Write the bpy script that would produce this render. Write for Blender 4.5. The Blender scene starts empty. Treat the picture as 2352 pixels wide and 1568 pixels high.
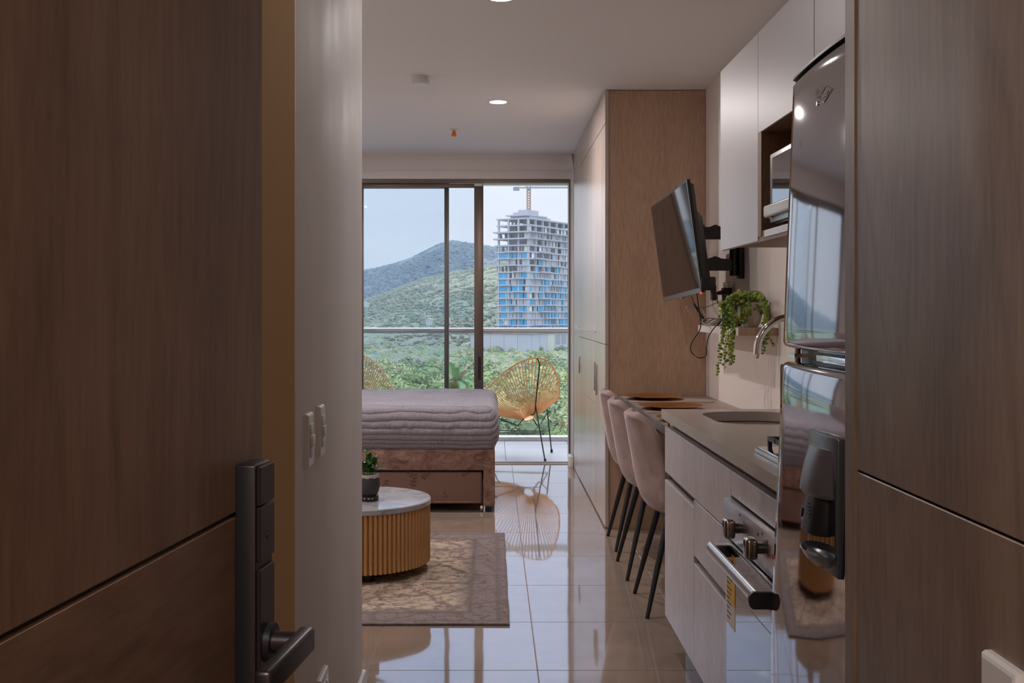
import bpy, bmesh, math, random
from mathutils import Vector, Matrix, noise
R = math.radians
random.seed(7)
S = bpy.context.scene
C = S.collection
# ------------------------------------------------------------------ camera
F = 2526.0; CX = 1131.0; CY = 712.0; H = 1.27
cam_d = bpy.data.cameras.new('camera'); cam = bpy.data.objects.new('camera', cam_d); C.objects.link(cam)
cam.location = (0, 0, H); cam.rotation_euler = (R(90), 0, 0)
cam_d.sensor_width = 36; cam_d.lens = 36 * F / 2352
cam_d.shift_x = (1176 - CX) / 2352; cam_d.shift_y = -(784 - CY) / 2352
cam_d.clip_start = 0.02; cam_d.clip_end = 6000
S.camera = cam
# ------------------------------------------------------------------ sky / exposure
S.view_settings.view_transform = 'Standard'; S.view_settings.look = 'None'
S.view_settings.exposure = 0.0; S.view_settings.gamma = 1; S.view_settings.use_curve_mapping = False
W = bpy.data.worlds.new('overcast_sky'); S.world = W; W.use_nodes = True
nt = W.node_tree; nt.nodes.clear()
def N(t, ty, **k):
    n = t.nodes.new(ty)
    for a, b in k.items(): setattr(n, a, b)
    return n
tc = N(nt, 'ShaderNodeTexCoord'); sep = N(nt, 'ShaderNodeSeparateXYZ'); nt.links.new(tc.outputs['Generated'], sep.inputs[0])
rp = N(nt, 'ShaderNodeValToRGB'); nt.links.new(sep.outputs['Z'], rp.inputs[0])
e = rp.color_ramp.elements
e[0].position = 0.0; e[0].color = (.74, .79, .86, 1); e[1].position = 1.0; e[1].color = (.70, .80, 1.0, 1)
for p, c in ((.05, (.68, .70, .735, 1)), (.11, (.60, .63, .68, 1)), (.2, (.52, .64, .92, 1)), (.3, (.55, .70, 1.02, 1))):
    q = e.new(p); q.color = c
mp = N(nt, 'ShaderNodeMapping'); mp.inputs['Scale'].default_value = (3.2, 3.2, 9); nt.links.new(tc.outputs['Generated'], mp.inputs[0])
cn = N(nt, 'ShaderNodeTexNoise'); cn.inputs['Scale'].default_value = 1.6; cn.inputs['Detail'].default_value = 5; nt.links.new(mp.outputs[0], cn.inputs['Vector'])
cr = N(nt, 'ShaderNodeMapRange'); cr.inputs['From Min'].default_value = .35; cr.inputs['From Max'].default_value = .7
cr.inputs['To Min'].default_value = .92; cr.inputs['To Max'].default_value = 1.06; nt.links.new(cn.outputs[0], cr.inputs[0])
# overcast: brighter towards the zenith (CIE overcast), same all round
el = N(nt, 'ShaderNodeMath', operation='MULTIPLY_ADD'); nt.links.new(sep.outputs['Z'], el.inputs[0]); el.inputs[1].default_value = 3.0; el.inputs[2].default_value = 1.0
mx = N(nt, 'ShaderNodeMath', operation='MAXIMUM'); nt.links.new(el.outputs[0], mx.inputs[0]); mx.inputs[1].default_value = 1.0
mn = N(nt, 'ShaderNodeMath', operation='MINIMUM'); nt.links.new(mx.outputs[0], mn.inputs[0]); mn.inputs[1].default_value = 2.8
mm = N(nt, 'ShaderNodeMath', operation='MULTIPLY'); nt.links.new(mn.outputs[0], mm.inputs[0]); nt.links.new(cr.outputs[0], mm.inputs[1])
bg = N(nt, 'ShaderNodeBackground'); out = N(nt, 'ShaderNodeOutputWorld')
nt.links.new(rp.outputs[0], bg.inputs[0]); nt.links.new(mm.outputs[0], bg.inputs[1]); nt.links.new(bg.outputs[0], out.inputs[0])
# weak sun behind high cloud
sd = bpy.data.lights.new('hazy_sun', 'SUN'); sd.energy = 2.9; sd.angle = R(45); sd.color = (.97, .98, 1)
so = bpy.data.objects.new('hazy_sun', sd); C.objects.link(so); so.rotation_euler = (R(-48), R(0), R(14)); so.location = (0, 30, 60)
# downlights in the ceiling of the room (fittings are built further down at the same spots)
LAMPS = [(.035, 6.76, 20), (.035, 4.5, 7), (.035, 2.05, 1.2), (-1.6, 6.76, 24), (-1.6, 4.7, 16), (-.30, -.6, 36)]  # the unseen pair at far left is added to brighten the room
for i, (x, y, pw) in enumerate(LAMPS):
    ld = bpy.data.lights.new('downlight_lamp', 'AREA'); ld.shape = 'DISK'; ld.size = .035; ld.energy = pw; ld.color = (1, .925, .915)
    lo = bpy.data.objects.new('downlight_lamp', ld); C.objects.link(lo); lo.location = (x, y, 2.53)

# ------------------------------------------------------------------ materials
def mat(name, col, rough=.5, metal=0, spec=.5, coat=0, coat_r=.05, emit=None, es=0, sheen=0, trans=0, alpha=1):
    m = bpy.data.materials.new(name); m.use_nodes = True
    b = m.node_tree.nodes['Principled BSDF']
    b.inputs['Base Color'].default_value = (*col, 1); b.inputs['Roughness'].default_value = rough
    b.inputs['Metallic'].default_value = metal; b.inputs['Specular IOR Level'].default_value = spec
    b.inputs['Coat Weight'].default_value = coat; b.inputs['Coat Roughness'].default_value = coat_r
    b.inputs['Sheen Weight'].default_value = sheen; b.inputs['Transmission Weight'].default_value = trans
    if emit: b.inputs['Emission Color'].default_value = (*emit, 1); b.inputs['Emission Strength'].default_value = es
    return m
def bsdf(m): return m.node_tree.nodes['Principled BSDF']
def texco(t, scale=(1, 1, 1), kind='Object', rot=(0, 0, 0)):
    tc = N(t, 'ShaderNodeTexCoord'); mp = N(t, 'ShaderNodeMapping'); mp.inputs['Scale'].default_value = scale; mp.inputs['Rotation'].default_value = rot
    t.links.new(tc.outputs[kind], mp.inputs[0]); return mp.outputs[0]
def nz(t, vec, scale=5, detail=3, rough=.5, dist=0):
    n = N(t, 'ShaderNodeTexNoise'); n.inputs['Scale'].default_value = scale; n.inputs['Detail'].default_value = detail
    n.inputs['Roughness'].default_value = rough; n.inputs['Distortion'].default_value = dist
    t.links.new(vec, n.inputs['Vector']); return n.outputs[0]
def ramp(t, fac, stops, interp='LINEAR'):
    r = N(t, 'ShaderNodeValToRGB'); r.color_ramp.interpolation = interp; e = r.color_ramp.elements
    while len(e) < len(stops): e.new(.5)
    for i, (p, c) in enumerate(stops): e[i].position = p; e[i].color = (*c, 1)
    t.links.new(fac, r.inputs[0]); return r.outputs[0]
def mixc(t, f, a, b, mode='MIX'):
    m = N(t, 'ShaderNodeMix', data_type='RGBA', blend_type=mode)
    for s, v in ((m.inputs[0], f), (m.inputs[6], a), (m.inputs[7], b)):
        if isinstance(v, (int, float)): s.default_value = v
        elif isinstance(v, tuple): s.default_value = (*v, 1)
        else: t.links.new(v, s)
    return m.outputs[2]
def mth(t, op, a, b=None, c=None):
    m = N(t, 'ShaderNodeMath', operation=op)
    for i, v in enumerate((a, b, c)):
        if v is None: continue
        if isinstance(v, (int, float)): m.inputs[i].default_value = v
        else: t.links.new(v, m.inputs[i])
    return m.outputs[0]
def bump(t, h, strength, dist, b):
    n = N(t, 'ShaderNodeBump'); n.inputs['Strength'].default_value = strength; n.inputs['Distance'].default_value = dist
    t.links.new(h, n.inputs['Height']); t.links.new(n.outputs[0], b.inputs['Normal'])
def wood(name, dark, light, rough=.45, cath=.35, fine=.25, spec=.5, horiz=False, seedv=0.0, coat=0):
    m = mat(name, light, rough, spec=spec, coat=coat, coat_r=.25); t = m.node_tree; b = bsdf(m)
    s = (1, 1, .11) if not horiz else (1, .11, 1)
    v = texco(t, s)
    va = N(t, 'ShaderNodeVectorMath', operation='ADD'); t.links.new(v, va.inputs[0]); va.inputs[1].default_value = (seedv, seedv * 1.7, seedv * .3); v = va.outputs[0]
    base = nz(t, v, 5, 4, .6)
    lo = nz(t, texco(t, (1, 1, .22) if not horiz else (1, .22, 1)), 2.1 + seedv * .07, 1.2, .4)
    cathv = mth(t, 'PINGPONG', mth(t, 'MULTIPLY', lo, 26), .5)
    cathv = mth(t, 'POWER', mth(t, 'MULTIPLY', cathv, 2), 3)
    fi = nz(t, v, 120, 3, .65)
    c = ramp(t, base, [(.3, dark), (.7, light)])
    c = mixc(t, mth(t, 'MULTIPLY', cathv, cath), c, tuple(x * .55 for x in dark))
    c = mixc(t, fine, c, ramp(t, fi, [(.35, tuple(x * .5 for x in dark)), (.65, tuple(min(1, x * 1.25) for x in light))]))
    t.links.new(c, b.inputs['Base Color'])
    bump(t, fi, .12, .0008, b)
    return m
M = {}
M['door_wood'] = wood('entry_oak_laminate', (.15, .09, .058), (.29, .195, .14), .40, .34, .20)
M['door_wood_h'] = wood('entry_oak_laminate_crosswise', (.15, .09, .058), (.29, .195, .14), .40, .34, .20, horiz=True)
M['oak'] = wood('wardrobe_oak', (.40, .255, .17), (.54, .37, .26), .42, .13, .22, seedv=3)
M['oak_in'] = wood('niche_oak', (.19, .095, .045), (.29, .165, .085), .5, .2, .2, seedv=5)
M['closet_front'] = wood('wardrobe_door_laminate', (.43, .34, .29), (.54, .45, .40), .30, .10, .12, seedv=2, coat=.3)
M['greige'] = wood('base_cabinet_laminate', (.44, .39, .385), (.58, .53, .53), .34, .06, .30, seedv=4)
M['gola'] = wood('finger_recess_wood', (.10, .055, .035), (.17, .10, .065), .5, .1, .3, horiz=True)
M['desk_edge'] = wood('desk_dark_veneer', (.10, .09, .10), (.26, .24, .26), .30, .3, .75, horiz=True, seedv=9)
M['desk_top'] = wood('desk_top_laminate', (.25, .19, .15), (.33, .26, .21), .35, .15, .2, horiz=True, seedv=1)
M['white_wall'] = mat('warm_white_wall_paint', (.72, .66, .62), .6)
M['corr'] = mat('corridor_satin_paint', (.60, .54, .50), .38)
t = M['corr'].node_tree; b = bsdf(M['corr'])
v = texco(t, (1, 1, .35)); n1 = nz(t, v, 4.5, 4, .6); n2 = nz(t, v, 1.8, 2)
t.links.new(mth(t, 'MULTIPLY_ADD', n1, .30, .42), b.inputs['Roughness'])
t.links.new(ramp(t, n2, [(.35, (.74, .69, .67)), (.65, (.84, .80, .78))]), b.inputs['Base Color']); bump(t, n1, .25, .004, b)
M['tan'] = mat('lamplit_tan_paint', (.76, .57, .37), .6)  # warm lamplight on the alcove wall is put into this tan
M['ceiling'] = mat('ceiling_paint', (.84, .825, .83), .75)
M['lintel'] = mat('lintel_paint', (.80, .76, .73), .6)
M['white'] = mat('white_lacquer', (.52, .50, .51), .38, coat=0)
M['plastic'] = mat('white_plastic', (.72, .70, .68), .3)
M['stone'] = mat('greige_quartz', (.36, .31, .275), .22)
t = M['stone'].node_tree; b = bsdf(M['stone']); v = texco(t)
t.links.new(ramp(t, nz(t, v, 260, 2), [(.3, (.43, .375, .34)), (.7, (.52, .46, .42))]), b.inputs['Base Color'])
M['tile'] = mat('polished_porcelain', (.34, .26, .21), .05, spec=.6, coat=.18, coat_r=.015)
t = M['tile'].node_tree; b = bsdf(M['tile']); v = texco(t, kind='Object')
geo = N(t, 'ShaderNodeNewGeometry'); oi = N(t, 'ShaderNodeObjectInfo')
tv = N(t, 'ShaderNodeVectorMath', operation='MULTIPLY'); t.links.new(geo.outputs['Position'], tv.inputs[0]); tv.inputs[1].default_value = (1, 1, 1)
n1 = nz(t, tv.outputs[0], 5, 2); n2 = nz(t, tv.outputs[0], 3.0, 1.0)
t.links.new(ramp(t, n1, [(.35, (.27, .205, .162)), (.65, (.305, .235, .19))]), b.inputs['Base Color'])
bn = N(t, 'ShaderNodeBump'); bn.inputs['Strength'].default_value = 1; bn.inputs['Distance'].default_value = .0009
t.links.new(n2, bn.inputs['Height']); t.links.new(bn.outputs[0], b.inputs['Normal']); t.links.new(bn.outputs[0], b.inputs['Coat Normal'])
b.inputs['Coat IOR'].default_value = 1.7
M['grout'] = mat('grout', (.36, .30, .26), .8)
M['btile'] = mat('balcony_tile', (.28, .27, .29), .45)
M['bronze'] = mat('bronze_aluminium', (.15, .115, .10), .38, .6)
M['rail'] = mat('rail_aluminium', (.52, .50, .49), .35, .7)
M['black'] = mat('black_plastic', (.012, .012, .013), .35)
M['blackm'] = mat('black_metal', (.02, .02, .022), .4, .3)
M['lockm'] = mat('gunmetal', (.065, .055, .058), .35, .8)
M['chrome'] = mat('chrome', (.75, .73, .71), .08, 1)
M['steel'] = mat('brushed_steel', (.50, .49, .49), .28, 1)
t = M['steel'].node_tree; b = bsdf(M['steel']); v = texco(t, (1, 1, 60)); bump(t, nz(t, v, 30, 2), .08, .0003, b)
M['fridge'] = mat('fridge_dark_steel', (.36, .335, .34), .055, 1)
t = M['fridge'].node_tree; b = bsdf(M['fridge']); v = texco(t, (1, 1, 1)); bump(t, nz(t, v, 5, 1), .25, .002, b)
M['knobm'] = mat('bronze_knob', (.33, .28, .25), .22, 1)
M['gold'] = mat('gold_metal', (.72, .40, .12), .24, 1)
M['velvet'] = mat('mauve_velvet', (.27, .175, .145), .75, sheen=.6)
t = M['velvet'].node_tree; b = bsdf(M['velvet']); v = texco(t); t.links.new(ramp(t, nz(t, v, 9, 4, .6), [(.35, (.26, .175, .155)), (.65, (.37, .265, .24))]), b.inputs['Base Color'])
b.inputs['Sheen Roughness'].default_value = .35; b.inputs['Sheen Tint'].default_value = (.75, .7, .75, 1)
M['bedv'] = mat('brown_crushed_velvet', (.20, .105, .075), .6, sheen=.35)
t = M['bedv'].node_tree; b = bsdf(M['bedv']); v = texco(t, (1, 1, 1.6)); n1 = nz(t, v, 14, 5, .65, .6)
t.links.new(ramp(t, n1, [(.36, (.14, .068, .048)), (.62, (.34, .20, .15))]), b.inputs['Base Color']); bump(t, n1, .3, .01, b)
M['trundle'] = mat('brown_print_fabric', (.235, .135, .105), .8)
M['quilt'] = mat('lilac_grey_quilt', (.30, .28, .32), .85, sheen=.3)
t = M['quilt'].node_tree; b = bsdf(M['quilt'])
tc_ = N(t, 'ShaderNodeTexCoord'); sp = N(t, 'ShaderNodeSeparateXYZ'); t.links.new(tc_.outputs['Object'], sp.inputs[0])
wob = mth(t, 'MULTIPLY', nz(t, texco(t, (1.5, 1.5, 1.5)), 3, 2), .035)
s_ = mth(t, 'ADD', mth(t, 'SUBTRACT', sp.outputs[2], sp.outputs[1]), wob)
seam = mth(t, 'ABSOLUTE', mth(t, 'SINE', mth(t, 'MULTIPLY', s_, math.pi / .041)))
seam = mth(t, 'POWER', seam, .35)
puck = nz(t, texco(t, (75, 14, 14)), 1, 3, .6)
hh = mth(t, 'MULTIPLY', seam, mth(t, 'MULTIPLY_ADD', puck, .9, .35))
bump(t, hh, .9, .012, b)
t.links.new(mixc(t, mth(t, 'SUBTRACT', 1.0, seam), (.285, .26, .30), (.17, .15, .175)), b.inputs['Base Color'])
M['marble'] = mat('white_marble', (.62, .60, .60), .10, spec=.8)
t = M['marble'].node_tree; b = bsdf(M['marble']); v = texco(t); t.links.new(ramp(t, nz(t, v, 6, 6, .65, 1.5), [(.42, (.33, .33, .345)), (.5, (.45, .445, .46)), (.6, (.41, .41, .425))]), b.inputs['Base Color'])
M['slat'] = wood('honey_slat_wood', (.52, .27, .10), (.62, .35, .14), .5, .1, .12)
M['rug'] = mat('faded_rug', (.4, .3, .2), .95)
M['leaf'] = mat('glossy_leaf', (.035, .13, .02), .25)
t = M['leaf'].node_tree; b = bsdf(M['leaf']); oi = N(t, 'ShaderNodeObjectInfo'); t.links.new(ramp(t, oi.outputs['Random'], [(0, (.02, .085, .015)), (1, (.07, .22, .03))]), b.inputs['Base Color'])
M['vine'] = mat('vine_leaf', (.10, .20, .015), .5)
t = M['vine'].node_tree; b = bsdf(M['vine']); t.links.new(ramp(t, nz(t, texco(t), 22, 2), [(.35, (.07, .14, .01)), (.65, (.28, .34, .03))]), b.inputs['Base Color'])
M['stem'] = mat('plant_stem', (.10, .09, .03), .6)
M['concpot'] = mat('charcoal_concrete', (.05, .045, .047), .8)
M['potrim'] = mat('chalk_glaze', (.48, .45, .43), .6)
M['potwhite'] = mat('white_ceramic', (.62, .58, .53), .35)
M['soil'] = mat('potting_soil', (.03, .02, .015), .9)
M['screen'] = mat('tv_screen_glass', (.008, .008, .010), .05, spec=.55)
M['bezel'] = mat('tv_bezel', (.20, .21, .22), .3, .6)
M['oven_glass'] = mat('oven_black_glass', (.012, .012, .014), .03, spec=1.0, coat=1, coat_r=.01)
bsdf(M['oven_glass']).inputs['Coat IOR'].default_value = 2.0
M['yellow'] = mat('label_yellow', (.72, .42, .05), .5)
M['paper'] = mat('label_paper', (.62, .55, .50), .5)
M['ink'] = mat('label_ink', (.05, .03, .04), .6)
M['red'] = mat('red_ink', (.45, .03, .04), .4)
M['orange'] = mat('orange_plastic', (.85, .17, .01), .4)
M['lamp'] = mat('lamp_diffuser', (1, 1, 1), .5, emit=(1, .9, .72), es=6)
M['ledred'] = mat('standby_led', (1, .02, .02), .5, emit=(1, .02, .02), es=4)
M['cordm'] = mat('orange_vinyl_cord', (.90, .46, .17), .5)
M['placemat'] = mat('rose_placemat', (.33, .22, .19), .55)
M['wcable'] = mat('grey_cable', (.42, .39, .37), .5)
M['sinkm'] = mat('sink_steel', (.30, .27, .25), .3, 1)
M['grass_m'] = mat('ornamental_grass', (.32, .36, .12), .7)
M['greypot'] = mat('grey_pot', (.25, .26, .29), .7)
M['terr'] = mat('brushland', (.15, .2, .1), .95)
# glass: tinted thin panes, real transmission + surface reflection
def glassm(name, tint, ior=1.5):
    m = bpy.data.materials.new(name); m.use_nodes = True; t = m.node_tree; t.nodes.clear()
    tr = N(t, 'ShaderNodeBsdfTransparent'); tr.inputs[0].default_value = (*tint, 1)
    gl = N(t, 'ShaderNodeBsdfGlossy'); gl.inputs['Roughness'].default_value = 0.0; gl.inputs['Color'].default_value = (.9, .95, 1, 1)
    fr = N(t, 'ShaderNodeFresnel'); fr.inputs[0].default_value = ior
    mx = N(t, 'ShaderNodeMixShader'); o = N(t, 'ShaderNodeOutputMaterial')
    t.links.new(fr.outputs[0], mx.inputs[0]); t.links.new(tr.outputs[0], mx.inputs[1]); t.links.new(gl.outputs[0], mx.inputs[2]); t.links.new(mx.outputs[0], o.inputs[0])
    return m
M['glass'] = glassm('tinted_glass', (.925, .955, .975), 1.33)
M['clear'] = glassm('clear_glass', (.985, .992, .99), 1.3)
# rug: faded oriental print, bordered
t = M['rug'].node_tree; b = bsdf(M['rug']); RX0, RX1, RY0, RY1 = -1.62, .070, 4.425, 6.23
geo = N(t, 'ShaderNodeNewGeometry'); sp = N(t, 'ShaderNodeSeparateXYZ'); t.links.new(geo.outputs['Position'], sp.inputs[0])
dx = mth(t, 'MINIMUM', mth(t, 'SUBTRACT', RX1, sp.outputs[0]), mth(t, 'SUBTRACT', sp.outputs[0], RX0))
dy = mth(t, 'MINIMUM', mth(t, 'SUBTRACT', RY1, sp.outputs[1]), mth(t, 'SUBTRACT', sp.outputs[1], RY0))
dd = mth(t, 'MINIMUM', dx, dy)
dd = mth(t, 'ADD', dd, mth(t, 'MULTIPLY', mth(t, 'SUBTRACT', nz(t, geo.outputs['Position'], 14, 3), .5), .012))
base = ramp(t, dd, [(0, (.13, .10, .105)), (.015, (.24, .195, .19)), (.05, (.14, .11, .115)), (.06, (.24, .19, .185)), (.15, (.22, .18, .175)), (.165, (.11, .085, .09)), (.18, (.28, .22, .19)), (.24, (.58, .45, .33)), (.6, (.68, .52, .37))])
vo = N(t, 'ShaderNodeTexVoronoi', feature='DISTANCE_TO_EDGE'); vo.inputs['Scale'].default_value = 11
dv = N(t, 'ShaderNodeVectorMath', operation='ADD'); t.links.new(geo.outputs['Position'], dv.inputs[0])
nn = N(t, 'ShaderNodeTexNoise'); nn.inputs['Scale'].default_value = 18; nn.inputs['Detail'].default_value = 3; t.links.new(geo.outputs['Position'], nn.inputs['Vector'])
sc = N(t, 'ShaderNodeVectorMath', operation='SCALE'); sc.inputs['Scale'].default_value = .09; t.links.new(nn.outputs['Color'], sc.inputs[0]); t.links.new(sc.outputs[0], dv.inputs[1])
t.links.new(dv.outputs[0], vo.inputs['Vector'])
mo = ramp(t, vo.outputs[0], [(0, (1, 1, 1)), (.05, (1, 1, 1)), (.13, (0, 0, 0)), (.24, (.7, .7, .7)), (.3, (0, 0, 0))])
br = ramp(t, nz(t, geo.outputs['Position'], 30, 4, .7), [(.42, (0, 0, 0)), (.6, (1, 1, 1))])
mo = mixc(t, 1.0, mo, br, 'MULTIPLY')
wv = nz(t, texco(t, (60, 500, 1)), 1, 2, .6)
big = N(t, 'ShaderNodeTexVoronoi', feature='DISTANCE_TO_EDGE'); big.inputs['Scale'].default_value = 3.6; t.links.new(dv.outputs[0], big.inputs['Vector'])
bm_ = ramp(t, big.outputs[0], [(0, (1, 1, 1)), (.03, (.8, .8, .8)), (.06, (0, 0, 0)), (.2, (0, 0, 0)), (.22, (.6, .6, .6)), (.26, (0, 0, 0))])
c = mixc(t, mth(t, 'MULTIPLY', mo, 1.0), base, (.10, .065, .065))
c = mixc(t, mth(t, 'MULTIPLY', bm_, .7), c, (.11, .07, .075))
c = mixc(t, mth(t, 'MULTIPLY', ramp(t, nz(t, geo.outputs['Position'], 3.2, 4, .7), [(.42, (0, 0, 0)), (.62, (1, 1, 1))]), .35), c, (.20, .15, .14))
c = mixc(t, .18, c, ramp(t, wv, [(.35, (.10, .075, .07)), (.65, (.5, .42, .36))]))
t.links.new(c, b.inputs['Base Color']); bump(t, wv, .3, .002, b)
# terrain colours
t = M['terr'].node_tree; b = bsdf(M['terr']); geo = N(t, 'ShaderNodeNewGeometry')
n1 = nz(t, geo.outputs['Position'], .012, 5, .65); n2 = nz(t, geo.outputs['Position'], .12, 4, .7)
c = ramp(t, n1, [(.33, (.11, .17, .115)), (.5, (.17, .22, .11)), (.62, (.26, .25, .14)), (.75, (.20, .24, .13))])
c = mixc(t, .55, c, ramp(t, n2, [(.35, (.07, .13, .10)), (.65, (.28, .31, .16))]))
t.links.new(c, b.inputs['Base Color'])

# ------------------------------------------------------------------ mesh helpers
class MB:
    def __init__(s): s.bm = bmesh.new()
    def box(s, x0, x1, y0, y1, z0, z1, bev=0, seg=2):
        if bev:
            b2 = bmesh.new(); bmesh.ops.create_cube(b2, size=1)
            for v in b2.verts: v.co = Vector(((x0 + x1) / 2 + v.co.x * abs(x1 - x0), (y0 + y1) / 2 + v.co.y * abs(y1 - y0), (z0 + z1) / 2 + v.co.z * abs(z1 - z0)))
            bmesh.ops.bevel(b2, geom=b2.edges[:], offset=bev, segments=seg, affect='EDGES', profile=.5)
            s.add(b2); return s
        vs = [s.bm.verts.new(p) for p in ((x0, y0, z0), (x1, y0, z0), (x1, y1, z0), (x0, y1, z0), (x0, y0, z1), (x1, y0, z1), (x1, y1, z1), (x0, y1, z1))]
        for f in ((3, 2, 1, 0), (4, 5, 6, 7), (0, 1, 5, 4), (1, 2, 6, 5), (2, 3, 7, 6), (3, 0, 4, 7)): s.bm.faces.new([vs[i] for i in f])
        return s
    def add(s, b2, mtx=None):
        mp = {}
        for v in b2.verts: mp[v.index if v.index >= 0 else id(v)] = None
        b2.verts.index_update(); mp = [s.bm.verts.new(mtx @ v.co if mtx else v.co) for v in b2.verts]
        for f in b2.faces:
            try: s.bm.faces.new([mp[v.index] for v in f.verts])
            except ValueError: pass
        b2.free(); return s
    def ring(s, pts): return [s.bm.verts.new(p) for p in pts]
    def skin(s, rings, closed=True, cap=True):
        n = len(rings[0])
        for a, b in zip(rings, rings[1:]):
            for i in range(n if closed else n - 1):
                j = (i + 1) % n
                s.bm.faces.new((a[i], a[j], b[j], b[i]))
        if cap and closed:
            s.bm.faces.new(rings[0][::-1]); s.bm.faces.new(rings[-1])
        return s
    def tube(s, pts, r, n=8, closed=False):
        pts = [Vector(p) for p in pts]; k = len(pts); rs = r if isinstance(r, (list, tuple)) else [r] * k
        rings = []; up = None
        for i, p in enumerate(pts):
            if closed: d = pts[(i + 1) % k] - pts[i - 1]
            else: d = pts[min(i + 1, k - 1)] - pts[max(i - 1, 0)]
            d.normalize()
            if up is None: up = d.orthogonal().normalized()
            else:
                up = up - d * up.dot(d)
                up = up.normalized() if up.length > 1e-6 else d.orthogonal().normalized()
            w = d.cross(up)
            rings.append(s.ring([p + (up * math.cos(2 * math.pi * j / n) + w * math.sin(2 * math.pi * j / n)) * rs[i] for j in range(n)]))
        if closed:
            # close without twist correction beyond nearest offset
            best = min(range(n), key=lambda o: (rings[-1][0].co - rings[0][o].co).length)
            last = rings[0][best:] + rings[0][:best]
            s.skin(rings, cap=False)
            for i in range(n):
                j = (i + 1) % n; s.bm.faces.new((rings[-1][i], rings[-1][j], last[j], last[i]))
        else: s.skin(rings)
        return s
    def lathe(s, prof, cx=0, cy=0, n=32, cap=True, sx=1, sy=1):
        rings = [s.ring([(cx + r * sx * math.cos(2 * math.pi * j / n), cy + r * sy * math.sin(2 * math.pi * j / n), z) for j in range(n)]) for r, z in prof]
        return s.skin(rings, cap=cap)
    def prism(s, poly, o, u, v, w, t):
        """polygon poly (a,b) in plane o+u*a+v*b, extruded t along w"""
        o, u, v, w = Vector(o), Vector(u), Vector(v), Vector(w)
        a = s.ring([o + u * p[0] + v * p[1] for p in poly]); b = s.ring([o + u * p[0] + v * p[1] + w * t for p in poly])
        return s.skin([a, b])
    def tri(s, *ps): s.bm.faces.new([s.bm.verts.new(p) for p in ps]); return s
def wloc(o):
    l = Vector(o.location)
    return l + wloc(o.parent) if o.parent else l
def fin(name, mb, m, parent=None, world=True, smooth=True, ang=35, fixn=True):
    bm = mb.bm
    if fixn: bmesh.ops.recalc_face_normals(bm, faces=bm.faces[:])
    me = bpy.data.meshes.new(name)
    off = Vector((0, 0, 0))
    if parent is not None:
        if world: off = wloc(parent)
    elif world and bm.verts:
        xs = [v.co.x for v in bm.verts]; ys = [v.co.y for v in bm.verts]; zs = [v.co.z for v in bm.verts]
        off = Vector(((min(xs) + max(xs)) / 2, (min(ys) + max(ys)) / 2, min(zs)))
    for v in bm.verts: v.co -= off
    bm.to_mesh(me); bm.free(); me.materials.append(M[m] if isinstance(m, str) else m)
    if smooth: me.shade_smooth(); me.set_sharp_from_angle(angle=R(ang))
    o = bpy.data.objects.new(name, me); C.objects.link(o)
    if parent is not None: o.parent = parent
    else: o.location = off
    return o
def tag(o, label, cat, group=None):
    o['label'] = label; o['category'] = cat
    if group: o['group'] = group
    return o
def thing(name, label, cat, loc, rz=0, group=None):
    o = bpy.data.objects.new(name, None); C.objects.link(o); o.location = loc; o.rotation_euler = (0, 0, rz); o.empty_display_size = .1
    return tag(o, label, cat, group)
def struct(name, mb, m, parent=None, **k):
    o = fin(name, mb, m, parent, **k)
    if parent is None: o['kind'] = 'structure'
    return o
def box(*a, **k): return MB().box(*a, **k)
def text(name, body, size, loc, rot, m, parent, extrude=.0004, ax='CENTER'):
    cu = bpy.data.curves.new(name, 'FONT'); cu.body = body; cu.size = size; cu.extrude = extrude; cu.align_x = ax; cu.align_y = 'CENTER'
    o = bpy.data.objects.new(name, cu); C.objects.link(o); me = bpy.data.meshes.new_from_object(o.evaluated_get(bpy.context.evaluated_depsgraph_get()))
    bpy.data.objects.remove(o); me.materials.clear(); me.materials.append(M[m]); o = bpy.data.objects.new(name, me); C.objects.link(o); o.parent = parent
    o.location = Vector(loc) - wloc(parent); o.rotation_euler = rot; return o
def copy_tree(o, parent=None):
    c = o.copy(); C.objects.link(c); c.parent = parent
    for ch in [x for x in S.objects if x.parent == o]: copy_tree(ch, c)
    return c
def P(px, py, Y): return Vector(((px - CX) * Y / F, Y, H - (py - CY) * Y / F))
def arc(pts, n=8):
    """Catmull-Rom smoothing of a polyline"""
    pts = [Vector(p) for p in pts]; q = [pts[0]] + pts + [pts[-1]]; o = []
    for i in range(1, len(q) - 2):
        a, b, c, d = q[i - 1:i + 3]
        for j in range(n):
            t = j / n
            o.append(.5 * ((2 * b) + (c - a) * t + (2 * a - 5 * b + 4 * c - d) * t * t + (3 * b - a - 3 * c + d) * t ** 3))
    o.append(pts[-1]); return o
def arc_closed(pts, n=8):
    k = len(pts); pts = [Vector(p) for p in pts]; o = []
    for i in range(k):
        a, b, c, d = pts[i - 1], pts[i], pts[(i + 1) % k], pts[(i + 2) % k]
        for j in range(n):
            t = j / n
            o.append(.5 * ((2 * b) + (c - a) * t + (2 * a - 5 * b + 4 * c - d) * t * t + (3 * b - a - 3 * c + d) * t ** 3))
    return o
ZC = 2.55; YW = 9.09
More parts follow.
